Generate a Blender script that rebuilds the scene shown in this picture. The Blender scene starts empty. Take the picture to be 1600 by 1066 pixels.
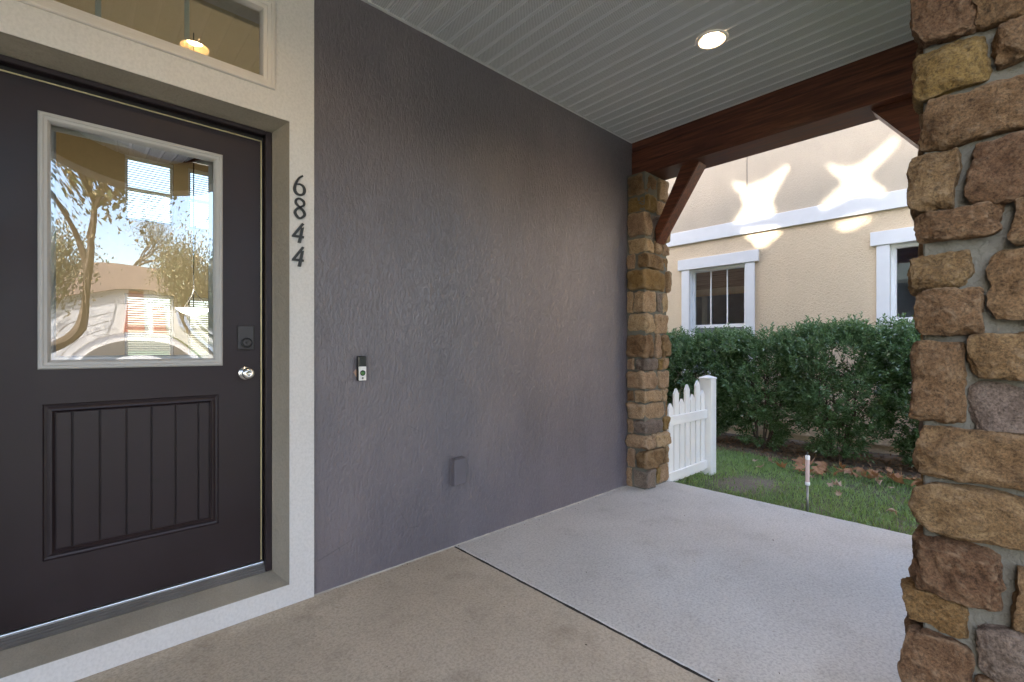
import bpy, bmesh, math, random
import numpy as np
from mathutils import Vector, Matrix, noise as mnoise
R = math.radians
random.seed(7); rng = np.random.default_rng(7)
sc = bpy.context.scene
C = sc.collection

# ------------------------------------------------------------------ camera, sky, sun, exposure
CAM = Vector((0.0, -2.3762, 1.2309))
cam_d = bpy.data.cameras.new('camera'); cam = bpy.data.objects.new('camera', cam_d); C.objects.link(cam)
cam.location = CAM; cam.rotation_euler = (R(90), 0, 0.8222 - math.pi / 2)
cam_d.sensor_width = 36; cam_d.lens = 731.83 / 1600 * 36; cam_d.shift_y = 11.15 / 1600
cam_d.clip_start = 0.05; cam_d.clip_end = 2000
sc.camera = cam
SUN = Vector((-0.75, 0.30, 0.59)).normalized()          # towards the sun
world = bpy.data.worlds.new('World'); sc.world = world; world.use_nodes = True
wn = world.node_tree.nodes; wl = world.node_tree.links
sky = wn.new('ShaderNodeTexSky'); sky.sky_type = 'NISHITA'; sky.sun_disc = False
sky.sun_elevation = math.asin(SUN.z); sky.sun_rotation = math.atan2(SUN.x, SUN.y)
sky.air_density = 1.0; sky.dust_density = 3.0; sky.ozone_density = 1.0
bg = wn['Background']; bg.inputs['Strength'].default_value = 0.15
wl.new(sky.outputs['Color'], bg.inputs['Color'])
sun_d = bpy.data.lights.new('sun', 'SUN'); sun_d.energy = 2.0; sun_d.angle = R(0.85); sun_d.color = (1, .95, .87)
sun_o = bpy.data.objects.new('sun', sun_d); C.objects.link(sun_o)
sun_o.rotation_euler = (-SUN).to_track_quat('-Z', 'Y').to_euler(); sun_o.location = (-20, 8, 20)
sc.view_settings.view_transform = 'Standard'; sc.view_settings.look = 'None'
sc.view_settings.exposure = 3.25; sc.view_settings.gamma = 1.0; sc.view_settings.use_curve_mapping = False
cy = sc.cycles
cy.use_denoising = True; cy.max_bounces = 10; cy.diffuse_bounces = 5; cy.glossy_bounces = 4
cy.transparent_max_bounces = 12; cy.transmission_bounces = 4
cy.caustics_reflective = False; cy.caustics_refractive = False; cy.sample_clamp_indirect = 8.0

# ------------------------------------------------------------------ materials
class NT:
    def __init__(s, name):
        s.m = bpy.data.materials.new(name); s.m.use_nodes = True
        s.n = s.m.node_tree.nodes; s.l = s.m.node_tree.links
        s.b = s.n['Principled BSDF']; s.out = s.n['Material Output']; s._co = None
    def co(s):
        if s._co is None: s._co = s.n.new('ShaderNodeTexCoord').outputs['Object']
        return s._co
    def map(s, scale=(1, 1, 1), rot=(0, 0, 0)):
        m = s.n.new('ShaderNodeMapping'); m.inputs['Scale'].default_value = scale; m.inputs['Rotation'].default_value = rot
        s.l.new(s.co(), m.inputs['Vector']); return m.outputs['Vector']
    def noise(s, scale=5, detail=4, rough=.55, vec=None, dist=0):
        t = s.n.new('ShaderNodeTexNoise'); t.inputs['Scale'].default_value = scale; t.inputs['Detail'].default_value = detail
        t.inputs['Roughness'].default_value = rough; t.inputs['Distortion'].default_value = dist
        s.l.new(vec if vec is not None else s.co(), t.inputs['Vector']); return t.outputs['Fac']
    def vor(s, scale=5, feature='F1', vec=None, out='Distance'):
        t = s.n.new('ShaderNodeTexVoronoi'); t.feature = feature; t.inputs['Scale'].default_value = scale
        s.l.new(vec if vec is not None else s.co(), t.inputs['Vector']); return t.outputs[out]
    def ramp(s, fac, stops):
        r = s.n.new('ShaderNodeValToRGB'); e = r.color_ramp.elements
        while len(e) < len(stops): e.new(.5)
        for k, (p, c) in enumerate(stops):
            e[k].position = p; e[k].color = (*c, 1) if len(c) == 3 else c
        s.l.new(fac, r.inputs['Fac']); return r.outputs['Color']
    def math(s, op, a, b=None, c=None):
        t = s.n.new('ShaderNodeMath'); t.operation = op
        for k, v in enumerate((a, b, c)):
            if v is None: continue
            if isinstance(v, (int, float)): t.inputs[k].default_value = v
            else: s.l.new(v, t.inputs[k])
        return t.outputs[0]
    def mix(s, fac, a, b, mode='MIX'):
        t = s.n.new('ShaderNodeMix'); t.data_type = 'RGBA'; t.blend_type = mode
        for k, v in ((0, fac), (6, a), (7, b)):
            if isinstance(v, (int, float)): t.inputs[k].default_value = v
            elif isinstance(v, tuple): t.inputs[k].default_value = (*v, 1)
            else: s.l.new(v, t.inputs[k])
        return t.outputs[2]
    def rand(s):
        return s.n.new('ShaderNodeObjectInfo').outputs['Random']
    def col(s, c):
        if isinstance(c, tuple): s.b.inputs['Base Color'].default_value = (*c, 1)
        else: s.l.new(c, s.b.inputs['Base Color'])
    def rough(s, r):
        if isinstance(r, (int, float)): s.b.inputs['Roughness'].default_value = r
        else: s.l.new(r, s.b.inputs['Roughness'])
    def bump(s, h, strength=.3, dist=.005):
        t = s.n.new('ShaderNodeBump'); t.inputs['Strength'].default_value = strength; t.inputs['Distance'].default_value = dist
        s.l.new(h, t.inputs['Height']); s.l.new(t.outputs['Normal'], s.b.inputs['Normal'])
    def set(s, **k):
        for a, v in k.items(): s.b.inputs[a].default_value = v

def plain(name, c, rough=.5, metal=0, var=.12, bump=.0, bscale=60):
    t = NT(name); n = t.noise(7, 5); d = tuple(max(0, x * (1 - var)) for x in c); e = tuple(min(1, x * (1 + var)) for x in c)
    t.col(t.ramp(n, [(.3, d), (.7, e)])); t.rough(rough); t.set(Metallic=metal)
    if bump: t.bump(t.noise(bscale, 4), bump, .002)
    return t.m

def stucco(name, c, rough=.6, vert=.45, strength=.55, scale=34, dist=.006, stain=.10, spec=.5):
    t = NT(name)
    v = t.map((1, 1, vert))
    n1 = t.noise(scale, 3, .5, v, 1.2); n2 = t.noise(scale * 3.2, 3, .6, v); n3 = t.noise(3.0, 4, .6, t.map((1, 1, .35)))
    ridge = t.ramp(n1, [(.40, (0, 0, 0)), (.60, (1, 1, 1))])
    h = t.math('MULTIPLY_ADD', n2, .35, ridge)
    t.bump(h, strength, dist)
    a = tuple(x * (1 - stain) for x in c); b = tuple(x * (1 + stain) for x in c)
    base = t.ramp(n3, [(.3, a), (.72, b)])
    fine = t.ramp(n2, [(.3, (.88, .88, .88)), (.6, (1, 1, 1))])
    t.col(t.mix(1.0, base, fine, 'MULTIPLY')); t.rough(rough); t.set(**{'Specular IOR Level': spec})
    return t.m

M = {}
def wall_grey():
    t = NT('grey_stucco')
    v = t.map((1, 1, .42))
    n1 = t.noise(70, 5, .62, v, .35); n2 = t.noise(190, 3, .6, v); n3 = t.noise(1.6, 5, .6, t.map((1, 1, .5)))
    pl = t.noise(17, 3, .5, t.map((1, 1, .3)), .5)
    ridge = t.math('MULTIPLY_ADD', t.ramp(pl, [(.42, (0, 0, 0)), (.56, (1, 1, 1))]), .5, t.ramp(n1, [(.40, (0, 0, 0)), (.52, (.8, .8, .8)), (.66, (1, 1, 1))]))
    h = t.math('MULTIPLY_ADD', n2, .3, ridge)
    t.bump(h, .62, .0038)
    base = t.ramp(n3, [(.32, (.098, .086, .100)), (.5, (.122, .107, .124)), (.70, (.160, .136, .148))])
    crack = t.vor(5.5, 'DISTANCE_TO_EDGE', t.map((1, 1, .55)))
    cm = t.ramp(crack, [(.0, (1, 1, 1)), (.006, (0, 0, 0))])
    gate = t.ramp(t.noise(2.3, 2), [(.54, (0, 0, 0)), (.66, (.8, .8, .8))])
    t.col(t.mix(t.math('MULTIPLY', cm, gate), base, (.05, .047, .05)))
    t.rough(t.ramp(n2, [(.3, (.27, .27, .27)), (.7, (.40, .40, .40))])); t.set(**{'Specular IOR Level': .85})
    return t.m
M['grey'] = wall_grey()
M['trim'] = stucco('off_white_surround', (.63, .60, .58), .6, .8, .05, 30, .003, .03, .4)
M['reveal'] = stucco('taupe_reveal', (.27, .235, .19), .7, .6, .35, 40, .004, .12, .35)
M['sill'] = stucco('grey_sill', (.27, .235, .185), .8, 1, .3, 50, .003, .22, .3)
M['tan'] = stucco('tan_stucco', (.66, .52, .36), .75, .8, .5, 42, .007, .05, .35)
M['tan_upper'] = stucco('pale_tan_upper_stucco', (.52, .435, .335), .75, .8, .4, 45, .005, .04, .35)
M['white'] = plain('white_paint', (.70, .70, .71), .45, 0, .03)
M['vinyl'] = plain('white_vinyl', (.82, .82, .82), .35, 0, .02)
M['grid'] = plain('pale_green_grey_bar', (.55, .60, .58), .4, 0, .03)
M['beige_vinyl'] = plain('beige_vinyl', (.62, .57, .53), .4, 0, .03)
M['lite_frame'] = plain('grey_white_lite_frame', (.40, .385, .37), .42, 0, .03)
M['inner_wall'] = plain('tan_room_paint', (.50, .42, .25), .7, 0, .04)
M['inner_ceiling'] = plain('room_ceiling_paint', (.62, .52, .34), .8, 0, .03)
M['inner_floor'] = plain('room_floor', (.30, .22, .14), .5, 0, .15)
M['black'] = plain('black_plastic', (.012, .012, .013), .25, 0, .1)
M['blackgap'] = plain('dark_weatherstrip', (.008, .007, .008), .7, 0, .1)
M['brass'] = plain('brass_strip', (.62, .52, .30), .35, .6, .1)
M['alu'] = plain('mill_aluminium', (.62, .62, .62), .32, .9, .1, .1, 120)
M['dark_alu'] = plain('ribbed_dark_threshold', (.15, .14, .135), .45, .5, .2)
M['chrome'] = plain('satin_chrome', (.75, .74, .72), .16, 1, .05)
M['bolt'] = plain('painted_lock_plate', (.030, .027, .029), .42, 0, .15)
M['number'] = plain('black_number', (.02, .02, .019), .4, 0, .2)
M['box'] = plain('grey_painted_cover', (.118, .105, .121), .42, 0, .05)
M['caulk'] = plain('old_caulk', (.42, .38, .33), .8, 0, .3)
M['mortar'] = stucco('grey_mortar', (.150, .140, .115), .85, 1, .5, 60, .004, .15, .2)
M['soil'] = plain('dark_soil', (.12, .088, .062), .95, 0, .4, .6, 40)
M['asphalt'] = plain('asphalt', (.05, .05, .052), .85, 0, .2, .3, 90)
M['drive'] = plain('pale_concrete', (.52, .50, .47), .8, 0, .08, .2, 60)
M['street_wall'] = plain('white_siding', (.74, .73, .71), .7, 0, .04)
M['street_red'] = plain('brick_red', (.40, .11, .07), .7, 0, .15)
M['shingle'] = plain('brown_shingle', (.16, .11, .08), .85, 0, .25, .5, 40)
M['bark'] = plain('bark', (.10, .075, .055), .9, 0, .35, .8, 30)
M['dark_room'] = plain('dim_room', (.45, .54, .72), .9, 0, .1)
M['curtain'] = plain('pale_curtain', (.62, .66, .68), .8, 0, .05)
M['screen'] = plain('insect_screen', (.16, .165, .19), .7, 0, .05)

def door_paint():
    t = NT('aubergine_door_paint'); n = t.noise(2.2, 6, .65); g = t.noise(120, 2, .5, t.map((1, 1, .12)))
    base = t.ramp(n, [(.3, (.0160, .0095, .0118)), (.7, (.0235, .0138, .0165))])
    smn = t.noise(9, 5, .7, t.map((1, 1, 1.4)))
    sm = t.ramp(smn, [(.60, (0, 0, 0)), (.74, (.75, .75, .75))])
    t.col(t.mix(sm, base, (.011, .0095, .010))); t.rough(t.ramp(n, [(.3, (.34,) * 3), (.7, (.56,) * 3)]))
    t.bump(g, .08, .001); t.set(**{'Specular IOR Level': .38}); return t.m
M['door'] = door_paint()

def concrete(name, a, b, blot):
    t = NT(name); n = t.noise(1.6, 6, .62); f = t.noise(85, 3, .6, None, .6); f2 = t.noise(240, 2)
    base = t.ramp(n, [(.28, a), (.72, b)])
    st = t.ramp(t.noise(3.6, 5, .7), [(.54, (0, 0, 0)), (.74, (.65,) * 3)])
    base = t.mix(st, base, blot)
    fine = t.ramp(f, [(.34, (.74,) * 3), (.58, (1, 1, 1))])
    specks = t.ramp(t.noise(24, 4, .65), [(.66, (1, 1, 1)), (.74, (.55, .50, .43))])
    t.col(t.mix(1, t.mix(1, base, fine, 'MULTIPLY'), specks, 'MULTIPLY')); t.rough(.85)
    t.bump(t.math('MULTIPLY_ADD', f2, .3, f), .6, .004); t.set(**{'Specular IOR Level': .3}); return t.m
M['slab_a'] = concrete('tan_textured_concrete', (.44, .372, .285), (.55, .470, .365), (.31, .248, .18))
M['slab_b'] = concrete('grey_textured_concrete', (.50, .475, .440), (.60, .570, .53), (.42, .39, .35))

def soffit():
    t = NT('perforated_white_soffit'); sep = t.n.new('ShaderNodeSeparateXYZ'); t.l.new(t.co(), sep.inputs[0])
    sx = t.math('SINE', t.math('MULTIPLY', sep.outputs[0], 2 * math.pi / .0115))
    sy = t.math('SINE', t.math('MULTIPLY', sep.outputs[1], 2 * math.pi / .0125))
    p = t.math('GREATER_THAN', t.math('MULTIPLY', sx, sy), .30)
    lane = t.math('PINGPONG', sep.outputs[0], .0508)
    on = t.math('GREATER_THAN', lane, .013)
    t.col(t.mix(t.math('MULTIPLY', p, on), (.60, .605, .62), (.16, .162, .168))); t.rough(.5); return t.m
M['soffit'] = soffit()
M['soffit_trim'] = plain('white_soffit_trim', (.6, .6, .61), .45, 0, .03)

def wood(name, rot=(0, 0, 0)):
    t = NT(name); v = t.map((26, 1.6, 26), rot)
    n = t.noise(1.4, 6, .62, v, 1.0); b = t.noise(1.3, 3)
    c = t.ramp(n, [(.30, (.030, .008, .005)), (.5, (.095, .028, .014)), (.70, (.19, .065, .032))])
    t.col(t.mix(t.ramp(b, [(.35, (0, 0, 0)), (.75, (.4,) * 3)]), c, (.05, .014, .009)))
    t.rough(t.ramp(n, [(.3, (.36,) * 3), (.7, (.5,) * 3)])); t.bump(n, .25, .002); return t.m
M['wood'] = wood('red_brown_stained_timber')
M['wood_brace'] = wood('red_brown_stained_brace', (R(-60), 0, 0))

def stone_mat(name, stops, pale):
    t = NT(name); n = t.noise(13, 8, .72, None, .8); f = t.noise(150, 6, .78); v2 = t.noise(38, 5, .7); r = t.rand()
    c = t.ramp(n, stops)
    hs = t.n.new('ShaderNodeHueSaturation'); hs.inputs['Saturation'].default_value = 1.05
    t.l.new(t.math('MULTIPLY_ADD', r, .4, .82), hs.inputs['Value']); t.l.new(t.math('MULTIPLY_ADD', r, .02, .49), hs.inputs['Hue'])
    t.l.new(c, hs.inputs['Color'])
    g = t.ramp(f, [(.36, (.40,) * 3), (.50, (.9,) * 3), (.62, (1.25,) * 3)])
    c2 = t.mix(1, hs.outputs['Color'], g, 'MULTIPLY')
    pits = t.ramp(v2, [(.30, (.45,) * 3), (.44, (1, 1, 1))])
    c2 = t.mix(1, c2, pits, 'MULTIPLY')
    geo = t.n.new('ShaderNodeNewGeometry')
    edge = t.ramp(geo.outputs['Pointiness'], [(.51, (0, 0, 0)), (.60, (.75,) * 3)])
    c2 = t.mix(edge, c2, pale)
    lich = t.ramp(t.noise(16, 7, .78), [(.56, (0, 0, 0)), (.72, (.6,) * 3)])
    t.col(t.mix(lich, c2, pale)); t.rough(.88); t.set(**{'Specular IOR Level': .25})
    t.bump(t.math('MULTIPLY_ADD', f, .45, t.math('MULTIPLY_ADD', v2, .6, n)), 1.0, .014); return t.m
M['stone_brown'] = stone_mat('brown_ledge_stone', [(.25, (.080, .043, .020)), (.5, (.165, .098, .051)), (.75, (.255, .168, .096))], (.31, .22, .14))
M['stone_ochre'] = stone_mat('ochre_ledge_stone', [(.25, (.11, .062, .022)), (.5, (.20, .125, .050)), (.75, (.29, .19, .085))], (.30, .215, .12))
M['stone_pink'] = stone_mat('pink_grey_ledge_stone', [(.25, (.09, .065, .050)), (.5, (.155, .115, .092)), (.75, (.22, .17, .14))], (.24, .20, .17))
M['stone_tan'] = stone_mat('tan_ledge_stone', [(.25, (.19, .118, .070)), (.5, (.32, .215, .132)), (.75, (.42, .30, .20))], (.40, .30, .20))

def leafmat(name, a, b, rough=.35, trans=.25):
    t = NT(name); n = t.noise(14, 3); t.col(t.ramp(n, [(.3, a), (.7, b)])); t.rough(rough)
    t.set(**{'Specular IOR Level': .9})
    tr = t.n.new('ShaderNodeBsdfTranslucent'); tr.inputs['Color'].default_value = (*[min(1, x * 1.6) for x in b], 1)
    mx = t.n.new('ShaderNodeMixShader'); mx.inputs[0].default_value = trans
    t.l.new(t.b.outputs[0], mx.inputs[1]); t.l.new(tr.outputs[0], mx.inputs[2]); t.l.new(mx.outputs[0], t.out.inputs['Surface'])
    return t.m
M['hedge'] = leafmat('glossy_dark_green_leaf', (.058, .112, .046), (.155, .245, .105), .20, .18)
M['hedge_new'] = leafmat('young_green_leaf', (.08, .16, .055), (.14, .24, .09), .32, .25)
M['grass'] = leafmat('grass_blade', (.10, .19, .036), (.225, .325, .085), .5, .25)
M['tree_leaf'] = leafmat('oak_leaf', (.05, .075, .025), (.12, .13, .05), .5, .12)
M['tree_leaf_tan'] = leafmat('winter_brown_leaf', (.12, .10, .045), (.22, .17, .08), .6, .2)
M['dead_leaf'] = leafmat('orange_brown_dead_leaf', (.24, .095, .030), (.44, .215, .085), .6, .15)
M['dead_leaf_pale'] = leafmat('faded_tan_dead_leaf', (.30, .18, .11), (.48, .33, .23), .65, .12)
def lawn_mat():
    t = NT('lawn_soil_and_thatch'); n = t.noise(2.4, 5, .65); f = t.noise(60, 4)
    pt = t.n.new('ShaderNodeVectorMath'); pt.operation = 'DISTANCE'; t.l.new(t.co(), pt.inputs[0]); pt.inputs[1].default_value = (4.72, -.60, -.08)
    bare = t.ramp(t.math('MULTIPLY_ADD', t.noise(6, 4), .35, pt.outputs['Value']), [(.38, (1, 1, 1)), (.56, (0, 0, 0))])
    c = t.ramp(n, [(.36, (.17, .135, .092)), (.48, (.11, .115, .05)), (.7, (.09, .13, .04))])
    c = t.mix(bare, c, (.20, .165, .125))
    t.col(t.mix(1, c, t.ramp(f, [(.3, (.5,) * 3), (.7, (1, 1, 1))]), 'MULTIPLY')); t.rough(.95); t.bump(f, .8, .01); return t.m
M['lawn'] = lawn_mat()
def far_lawn():
    t = NT('mown_grass'); n = t.noise(.5, 5); f = t.noise(20, 4)
    t.col(t.mix(1, t.ramp(n, [(.3, (.06, .10, .03)), (.7, (.12, .15, .05))]), t.ramp(f, [(.3, (.6,) * 3), (.7, (1, 1, 1))]), 'MULTIPLY')); t.rough(.95); return t.m
M['ground'] = far_lawn()
def bamboo():
    t = NT('woven_wood_shade'); n = t.noise(3, 3, .5, t.map((1, 1, 40)))
    t.col(t.ramp(n, [(.35, (.42, .24, .13)), (.6, (.68, .45, .27))])); t.rough(.7); return t.m
M['bamboo'] = bamboo()
def blind():
    t = NT('white_blind_slat'); t.col((.85, .84, .78)); t.rough(.5)
    tr = t.n.new('ShaderNodeBsdfTranslucent'); tr.inputs['Color'].default_value = (.9, .88, .8, 1)
    mx = t.n.new('ShaderNodeMixShader'); mx.inputs[0].default_value = .5
    t.l.new(t.b.outputs[0], mx.inputs[1]); t.l.new(tr.outputs[0], mx.inputs[2]); t.l.new(mx.outputs[0], t.out.inputs['Surface'])
    return t.m
M['blind'] = blind()
def glass(name, ior, tint, gl=(1, 1, 1)):
    t = NT(name); fr = t.n.new('ShaderNodeFresnel'); fr.inputs['IOR'].default_value = ior
    tr = t.n.new('ShaderNodeBsdfTransparent'); tr.inputs['Color'].default_value = (*tint, 1)
    g = t.n.new('ShaderNodeBsdfGlossy'); g.inputs['Roughness'].default_value = 0.0; g.inputs['Color'].default_value = (*gl, 1)
    mx = t.n.new('ShaderNodeMixShader'); t.l.new(fr.outputs[0], mx.inputs[0]); t.l.new(tr.outputs[0], mx.inputs[1]); t.l.new(g.outputs[0], mx.inputs[2])
    t.l.new(mx.outputs[0], t.out.inputs['Surface']); return t.m
M['glass'] = glass('window_glass', 1.6, (.88, .90, .89))
M['door_glass'] = glass('double_glazed_door_glass', 2.7, (.84, .86, .84))
def emit(name, c, s):
    t = NT(name); t.b.inputs['Base Color'].default_value = (*c, 1); t.b.inputs['Emission Color'].default_value = (*c, 1); t.b.inputs['Emission Strength'].default_value = s; return t.m
M['bulb'] = emit('warm_lamp_diffuser', (1, .70, .40), 36.0)
M['pend'] = emit('lit_glass_bowl', (1, .9, .76), 1.0)
M['baffle'] = plain('cream_lamp_baffle', (.36, .27, .15), .4, 0, .02)
M['green'] = plain('green_button', (.06, .16, .04), .3, 0, .3)
M['bell_white'] = plain('silver_white_faceplate', (.72, .70, .68), .3, 0, .03)
M['scar'] = plain('bare_pink_patch', (.42, .27, .20), .8, 0, .2)
M['pinktube'] = plain('pinkish_white_tube', (.68, .52, .50), .35, 0, .1)
M['rod'] = plain('weathered_steel', (.33, .33, .33), .4, .7, .25)

# ------------------------------------------------------------------ mesh helpers
ORG = {}
def link(o, parent=None):
    C.objects.link(o)
    if parent is not None: o.parent = parent
    return o
def tag(o, label=None, cat=None, group=None, kind=None):
    if label: o['label'] = label
    if cat: o['category'] = cat
    if group: o['group'] = group
    if kind: o['kind'] = kind
    return o
def thing(name, label, cat, loc=(0, 0, 0), group=None):
    o = bpy.data.objects.new(name, None); o.empty_display_size = .1; link(o); o.location = loc; ORG[o.name] = Vector(loc)
    return tag(o, label, cat, group)
def obj(name, bm, mat, parent=None, loc=None, smooth=False):
    """bm is in world coordinates; the object's origin is its thing's base (or loc when top-level)"""
    org = ORG[parent.name] if parent is not None else Vector(loc if loc is not None else (0, 0, 0))
    me = bpy.data.meshes.new(name)
    if isinstance(bm, bmesh.types.BMesh):
        if org.length: bmesh.ops.translate(bm, vec=-org, verts=bm.verts)
        bmesh.ops.recalc_face_normals(bm, faces=bm.faces)
        bm.to_mesh(me); bm.free()
    else:
        v, f = bm; v = np.asarray(v, float) - np.array(org); me.from_pydata(v.tolist(), [], f if isinstance(f, list) else f.tolist()); me.update()
    if smooth:
        for p in me.polygons: p.use_smooth = True
    me.materials.append(M[mat] if isinstance(mat, str) else mat)
    o = bpy.data.objects.new(name, me); link(o, parent)
    if parent is None: o.location = org
    ORG[o.name] = org
    return o
def NB(): return bmesh.new()
def add_box(bm, x0, x1, y0, y1, z0, z1, bev=0, seg=1):
    r = bmesh.ops.create_cube(bm, size=1)
    vs = r['verts']
    for v in vs: v.co = Vector(((x0 + x1) / 2 + v.co.x * (x1 - x0), (y0 + y1) / 2 + v.co.y * (y1 - y0), (z0 + z1) / 2 + v.co.z * (z1 - z0)))
    if bev:
        es = list({e for v in vs for e in v.link_edges})
        bmesh.ops.bevel(bm, geom=es, offset=bev, segments=seg, affect='EDGES', profile=.5)
    return bm
def box(*a, **k): return add_box(NB(), *a, **k)
def cellwall(axis, us, vs, filled, w0, w1):
    """slab with rectangular holes. axis 'y': u=x v=z w=y ; axis 'x': u=y v=z w=x"""
    bm = NB(); cache = {}
    def P(i, j, k):
        key = (i, j, k)
        if key not in cache:
            w = (w0, w1)[k]
            cache[key] = bm.verts.new((us[i], w, vs[j]) if axis == 'y' else (w, us[i], vs[j]))
        return cache[key]
    nu, nv = len(us) - 1, len(vs) - 1
    F = lambda i, j: 0 <= i < nu and 0 <= j < nv and filled(i, j)
    for i in range(nu):
        for j in range(nv):
            if not F(i, j): continue
            for k in (0, 1): bm.faces.new((P(i, j, k), P(i + 1, j, k), P(i + 1, j + 1, k), P(i, j + 1, k)))
            if not F(i - 1, j): bm.faces.new((P(i, j, 0), P(i, j + 1, 0), P(i, j + 1, 1), P(i, j, 1)))
            if not F(i + 1, j): bm.faces.new((P(i + 1, j, 0), P(i + 1, j + 1, 0), P(i + 1, j + 1, 1), P(i + 1, j, 1)))
            if not F(i, j - 1): bm.faces.new((P(i, j, 0), P(i + 1, j, 0), P(i + 1, j, 1), P(i, j, 1)))
            if not F(i, j + 1): bm.faces.new((P(i, j + 1, 0), P(i + 1, j + 1, 0), P(i + 1, j + 1, 1), P(i, j + 1, 1)))
    return bm
def moulding(bm, axis, u0, u1, v0, v1, prof):
    """mitred ring: prof = [(inset, w)...] swept round a rectangle"""
    rings = []
    for d, w in prof:
        pts = [(u0 + d, v0 + d), (u1 - d, v0 + d), (u1 - d, v1 - d), (u0 + d, v1 - d)]
        rings.append([bm.verts.new((a, w, b) if axis == 'y' else (w, a, b)) for a, b in pts])
    for a, b in zip(rings, rings[1:]):
        for k in range(4): bm.faces.new((a[k], a[(k + 1) % 4], b[(k + 1) % 4], b[k]))
    return bm
def lathe(bm, prof, origin, axis, n=32):
    """prof [(r, h)] round axis vector"""
    ax = Vector(axis).normalized(); q = ax.to_track_quat('Z', 'Y'); o = Vector(origin); rings = []
    for r, h in prof:
        if r < 1e-6: rings.append([bm.verts.new(o + ax * h)])
        else: rings.append([bm.verts.new(o + q @ Vector((r * math.cos(2 * math.pi * k / n), r * math.sin(2 * math.pi * k / n), h))) for k in range(n)])
    for a, b in zip(rings, rings[1:]):
        for k in range(n):
            k2 = (k + 1) % n
            vs = [a[k % len(a)], a[k2 % len(a)], b[k2 % len(b)], b[k % len(b)]]
            u = []
            for v in vs:
                if v not in u: u.append(v)
            if len(u) > 2: bm.faces.new(u)
    return bm
def tube(bm, pts, rad, n=7):
    rings = []; pts = [Vector(p) for p in pts]
    for i, p in enumerate(pts):
        d = (pts[min(i + 1, len(pts) - 1)] - pts[max(i - 1, 0)]).normalized(); q = d.to_track_quat('Z', 'Y')
        r = rad[i]
        rings.append([bm.verts.new(p + q @ Vector((r * math.cos(2 * math.pi * k / n), r * math.sin(2 * math.pi * k / n), 0))) for k in range(n)])
    for a, b in zip(rings, rings[1:]):
        for k in range(n): bm.faces.new((a[k], a[(k + 1) % n], b[(k + 1) % n], b[k]))
    bm.faces.new(rings[0][::-1]); bm.faces.new(rings[-1]); return bm
def prism(bm, poly, f0, f1):
    """poly list of 2D, f0/f1 map (a,b)->3D for the two caps"""
    A = [bm.verts.new(f0(*p)) for p in poly]; B = [bm.verts.new(f1(*p)) for p in poly]
    bm.faces.new(A); bm.faces.new(B[::-1]); n = len(poly)
    for k in range(n): bm.faces.new((A[k], B[k], B[(k + 1) % n], A[(k + 1) % n]))
    return bm
def leaf_cloud(P, D, N, L, Wd, fold=.25):
    """arrays: base points, direction, side normal-ish -> rhombic folded leaves (2 quads-ish tris)"""
    D = D / np.linalg.norm(D, axis=1, keepdims=True)
    S = np.cross(D, N); S /= (np.linalg.norm(S, axis=1, keepdims=True) + 1e-9); U = np.cross(S, D)
    L = L[:, None]; Wd = Wd[:, None]
    a = P; t = P + D * L - U * L * .12; m = P + D * L * .45
    l = m + S * Wd * .5 + U * Wd * fold; r = m - S * Wd * .5 + U * Wd * fold
    V = np.stack([a, l, t, r], 1).reshape(-1, 3); k = np.arange(len(P)) * 4
    F = np.concatenate([np.stack([k, k + 1, k + 2], 1), np.stack([k, k + 2, k + 3], 1)])
    return V, F.tolist()
def unit(n):
    v = rng.normal(size=(n, 3)); return v / np.linalg.norm(v, axis=1, keepdims=True)

# ------------------------------------------------------------------ ground, lawn, porch floor, street
def structure(o): o['kind'] = 'structure'; return o
structure(obj('ground', ([(-400, -400, -.16), (400, -400, -.16), (400, 400, -.16), (-400, 400, -.16)], [[0, 1, 2, 3]]), 'ground'))
structure(obj('road', ([(-300, -17, -.14), (300, -17, -.14), (300, -10.5, -.14), (-300, -10.5, -.14)], [[0, 1, 2, 3]]), 'asphalt'))
structure(obj('driveway', box(-9, -3.2, -10.5, -2.75, -.20, -.10), 'drive'))
structure(obj('front_path', box(-3.2, 1.0, -4.3, -2.75, -.2, -.06), 'drive'))
structure(obj('opposite_driveway', box(-5.0, 4.0, -26, -17.0, -.20, -.12), 'drive'))
structure(obj('pavement', box(-60, 60, -10.3, -9.0, -.2, -.115), 'drive'))

def ground_z(x, y):
    return -.075 + .018 * mnoise.noise(Vector((x * 1.3, y * 1.3, 0))) + .008 * mnoise.noise(Vector((x * 6, y * 6, 3))) - .03 * max(0, min(1, (x - 5.6) / 1.4))
xs = np.linspace(4.035, 7.44, 60); ys = np.linspace(-6.0, 5.0, 150)
gv = [(x, y, ground_z(x, y) if x > 4.06 else -.085) for y in ys for x in xs]; nx = len(xs)
gf = [[j * nx + i, j * nx + i + 1, (j + 1) * nx + i + 1, (j + 1) * nx + i] for j in range(len(ys) - 1) for i in range(nx - 1)]
lawn = obj('lawn', (gv, gf), 'lawn', smooth=True); structure(lawn)
# dark planting bed below the hedge
bx = np.linspace(6.10, 7.43, 26); by = np.linspace(-5, 4.5, 120)
bv = [(x + (.10 * mnoise.noise(Vector((y * 2, 0, 9))) if i == 0 else 0), y, ground_z(x, y) + (.004 if i == 0 else .022 + .02 * mnoise.noise(Vector((x * 9, y * 9, 1))))) for y in by for i, x in enumerate(bx)]
nb = len(bx)
bf = [[j * nb + i, j * nb + i + 1, (j + 1) * nb + i + 1, (j + 1) * nb + i] for j in range(len(by) - 1) for i in range(nb - 1)]
structure(obj('planting_bed', (bv, bf), 'soil', smooth=True))
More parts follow.
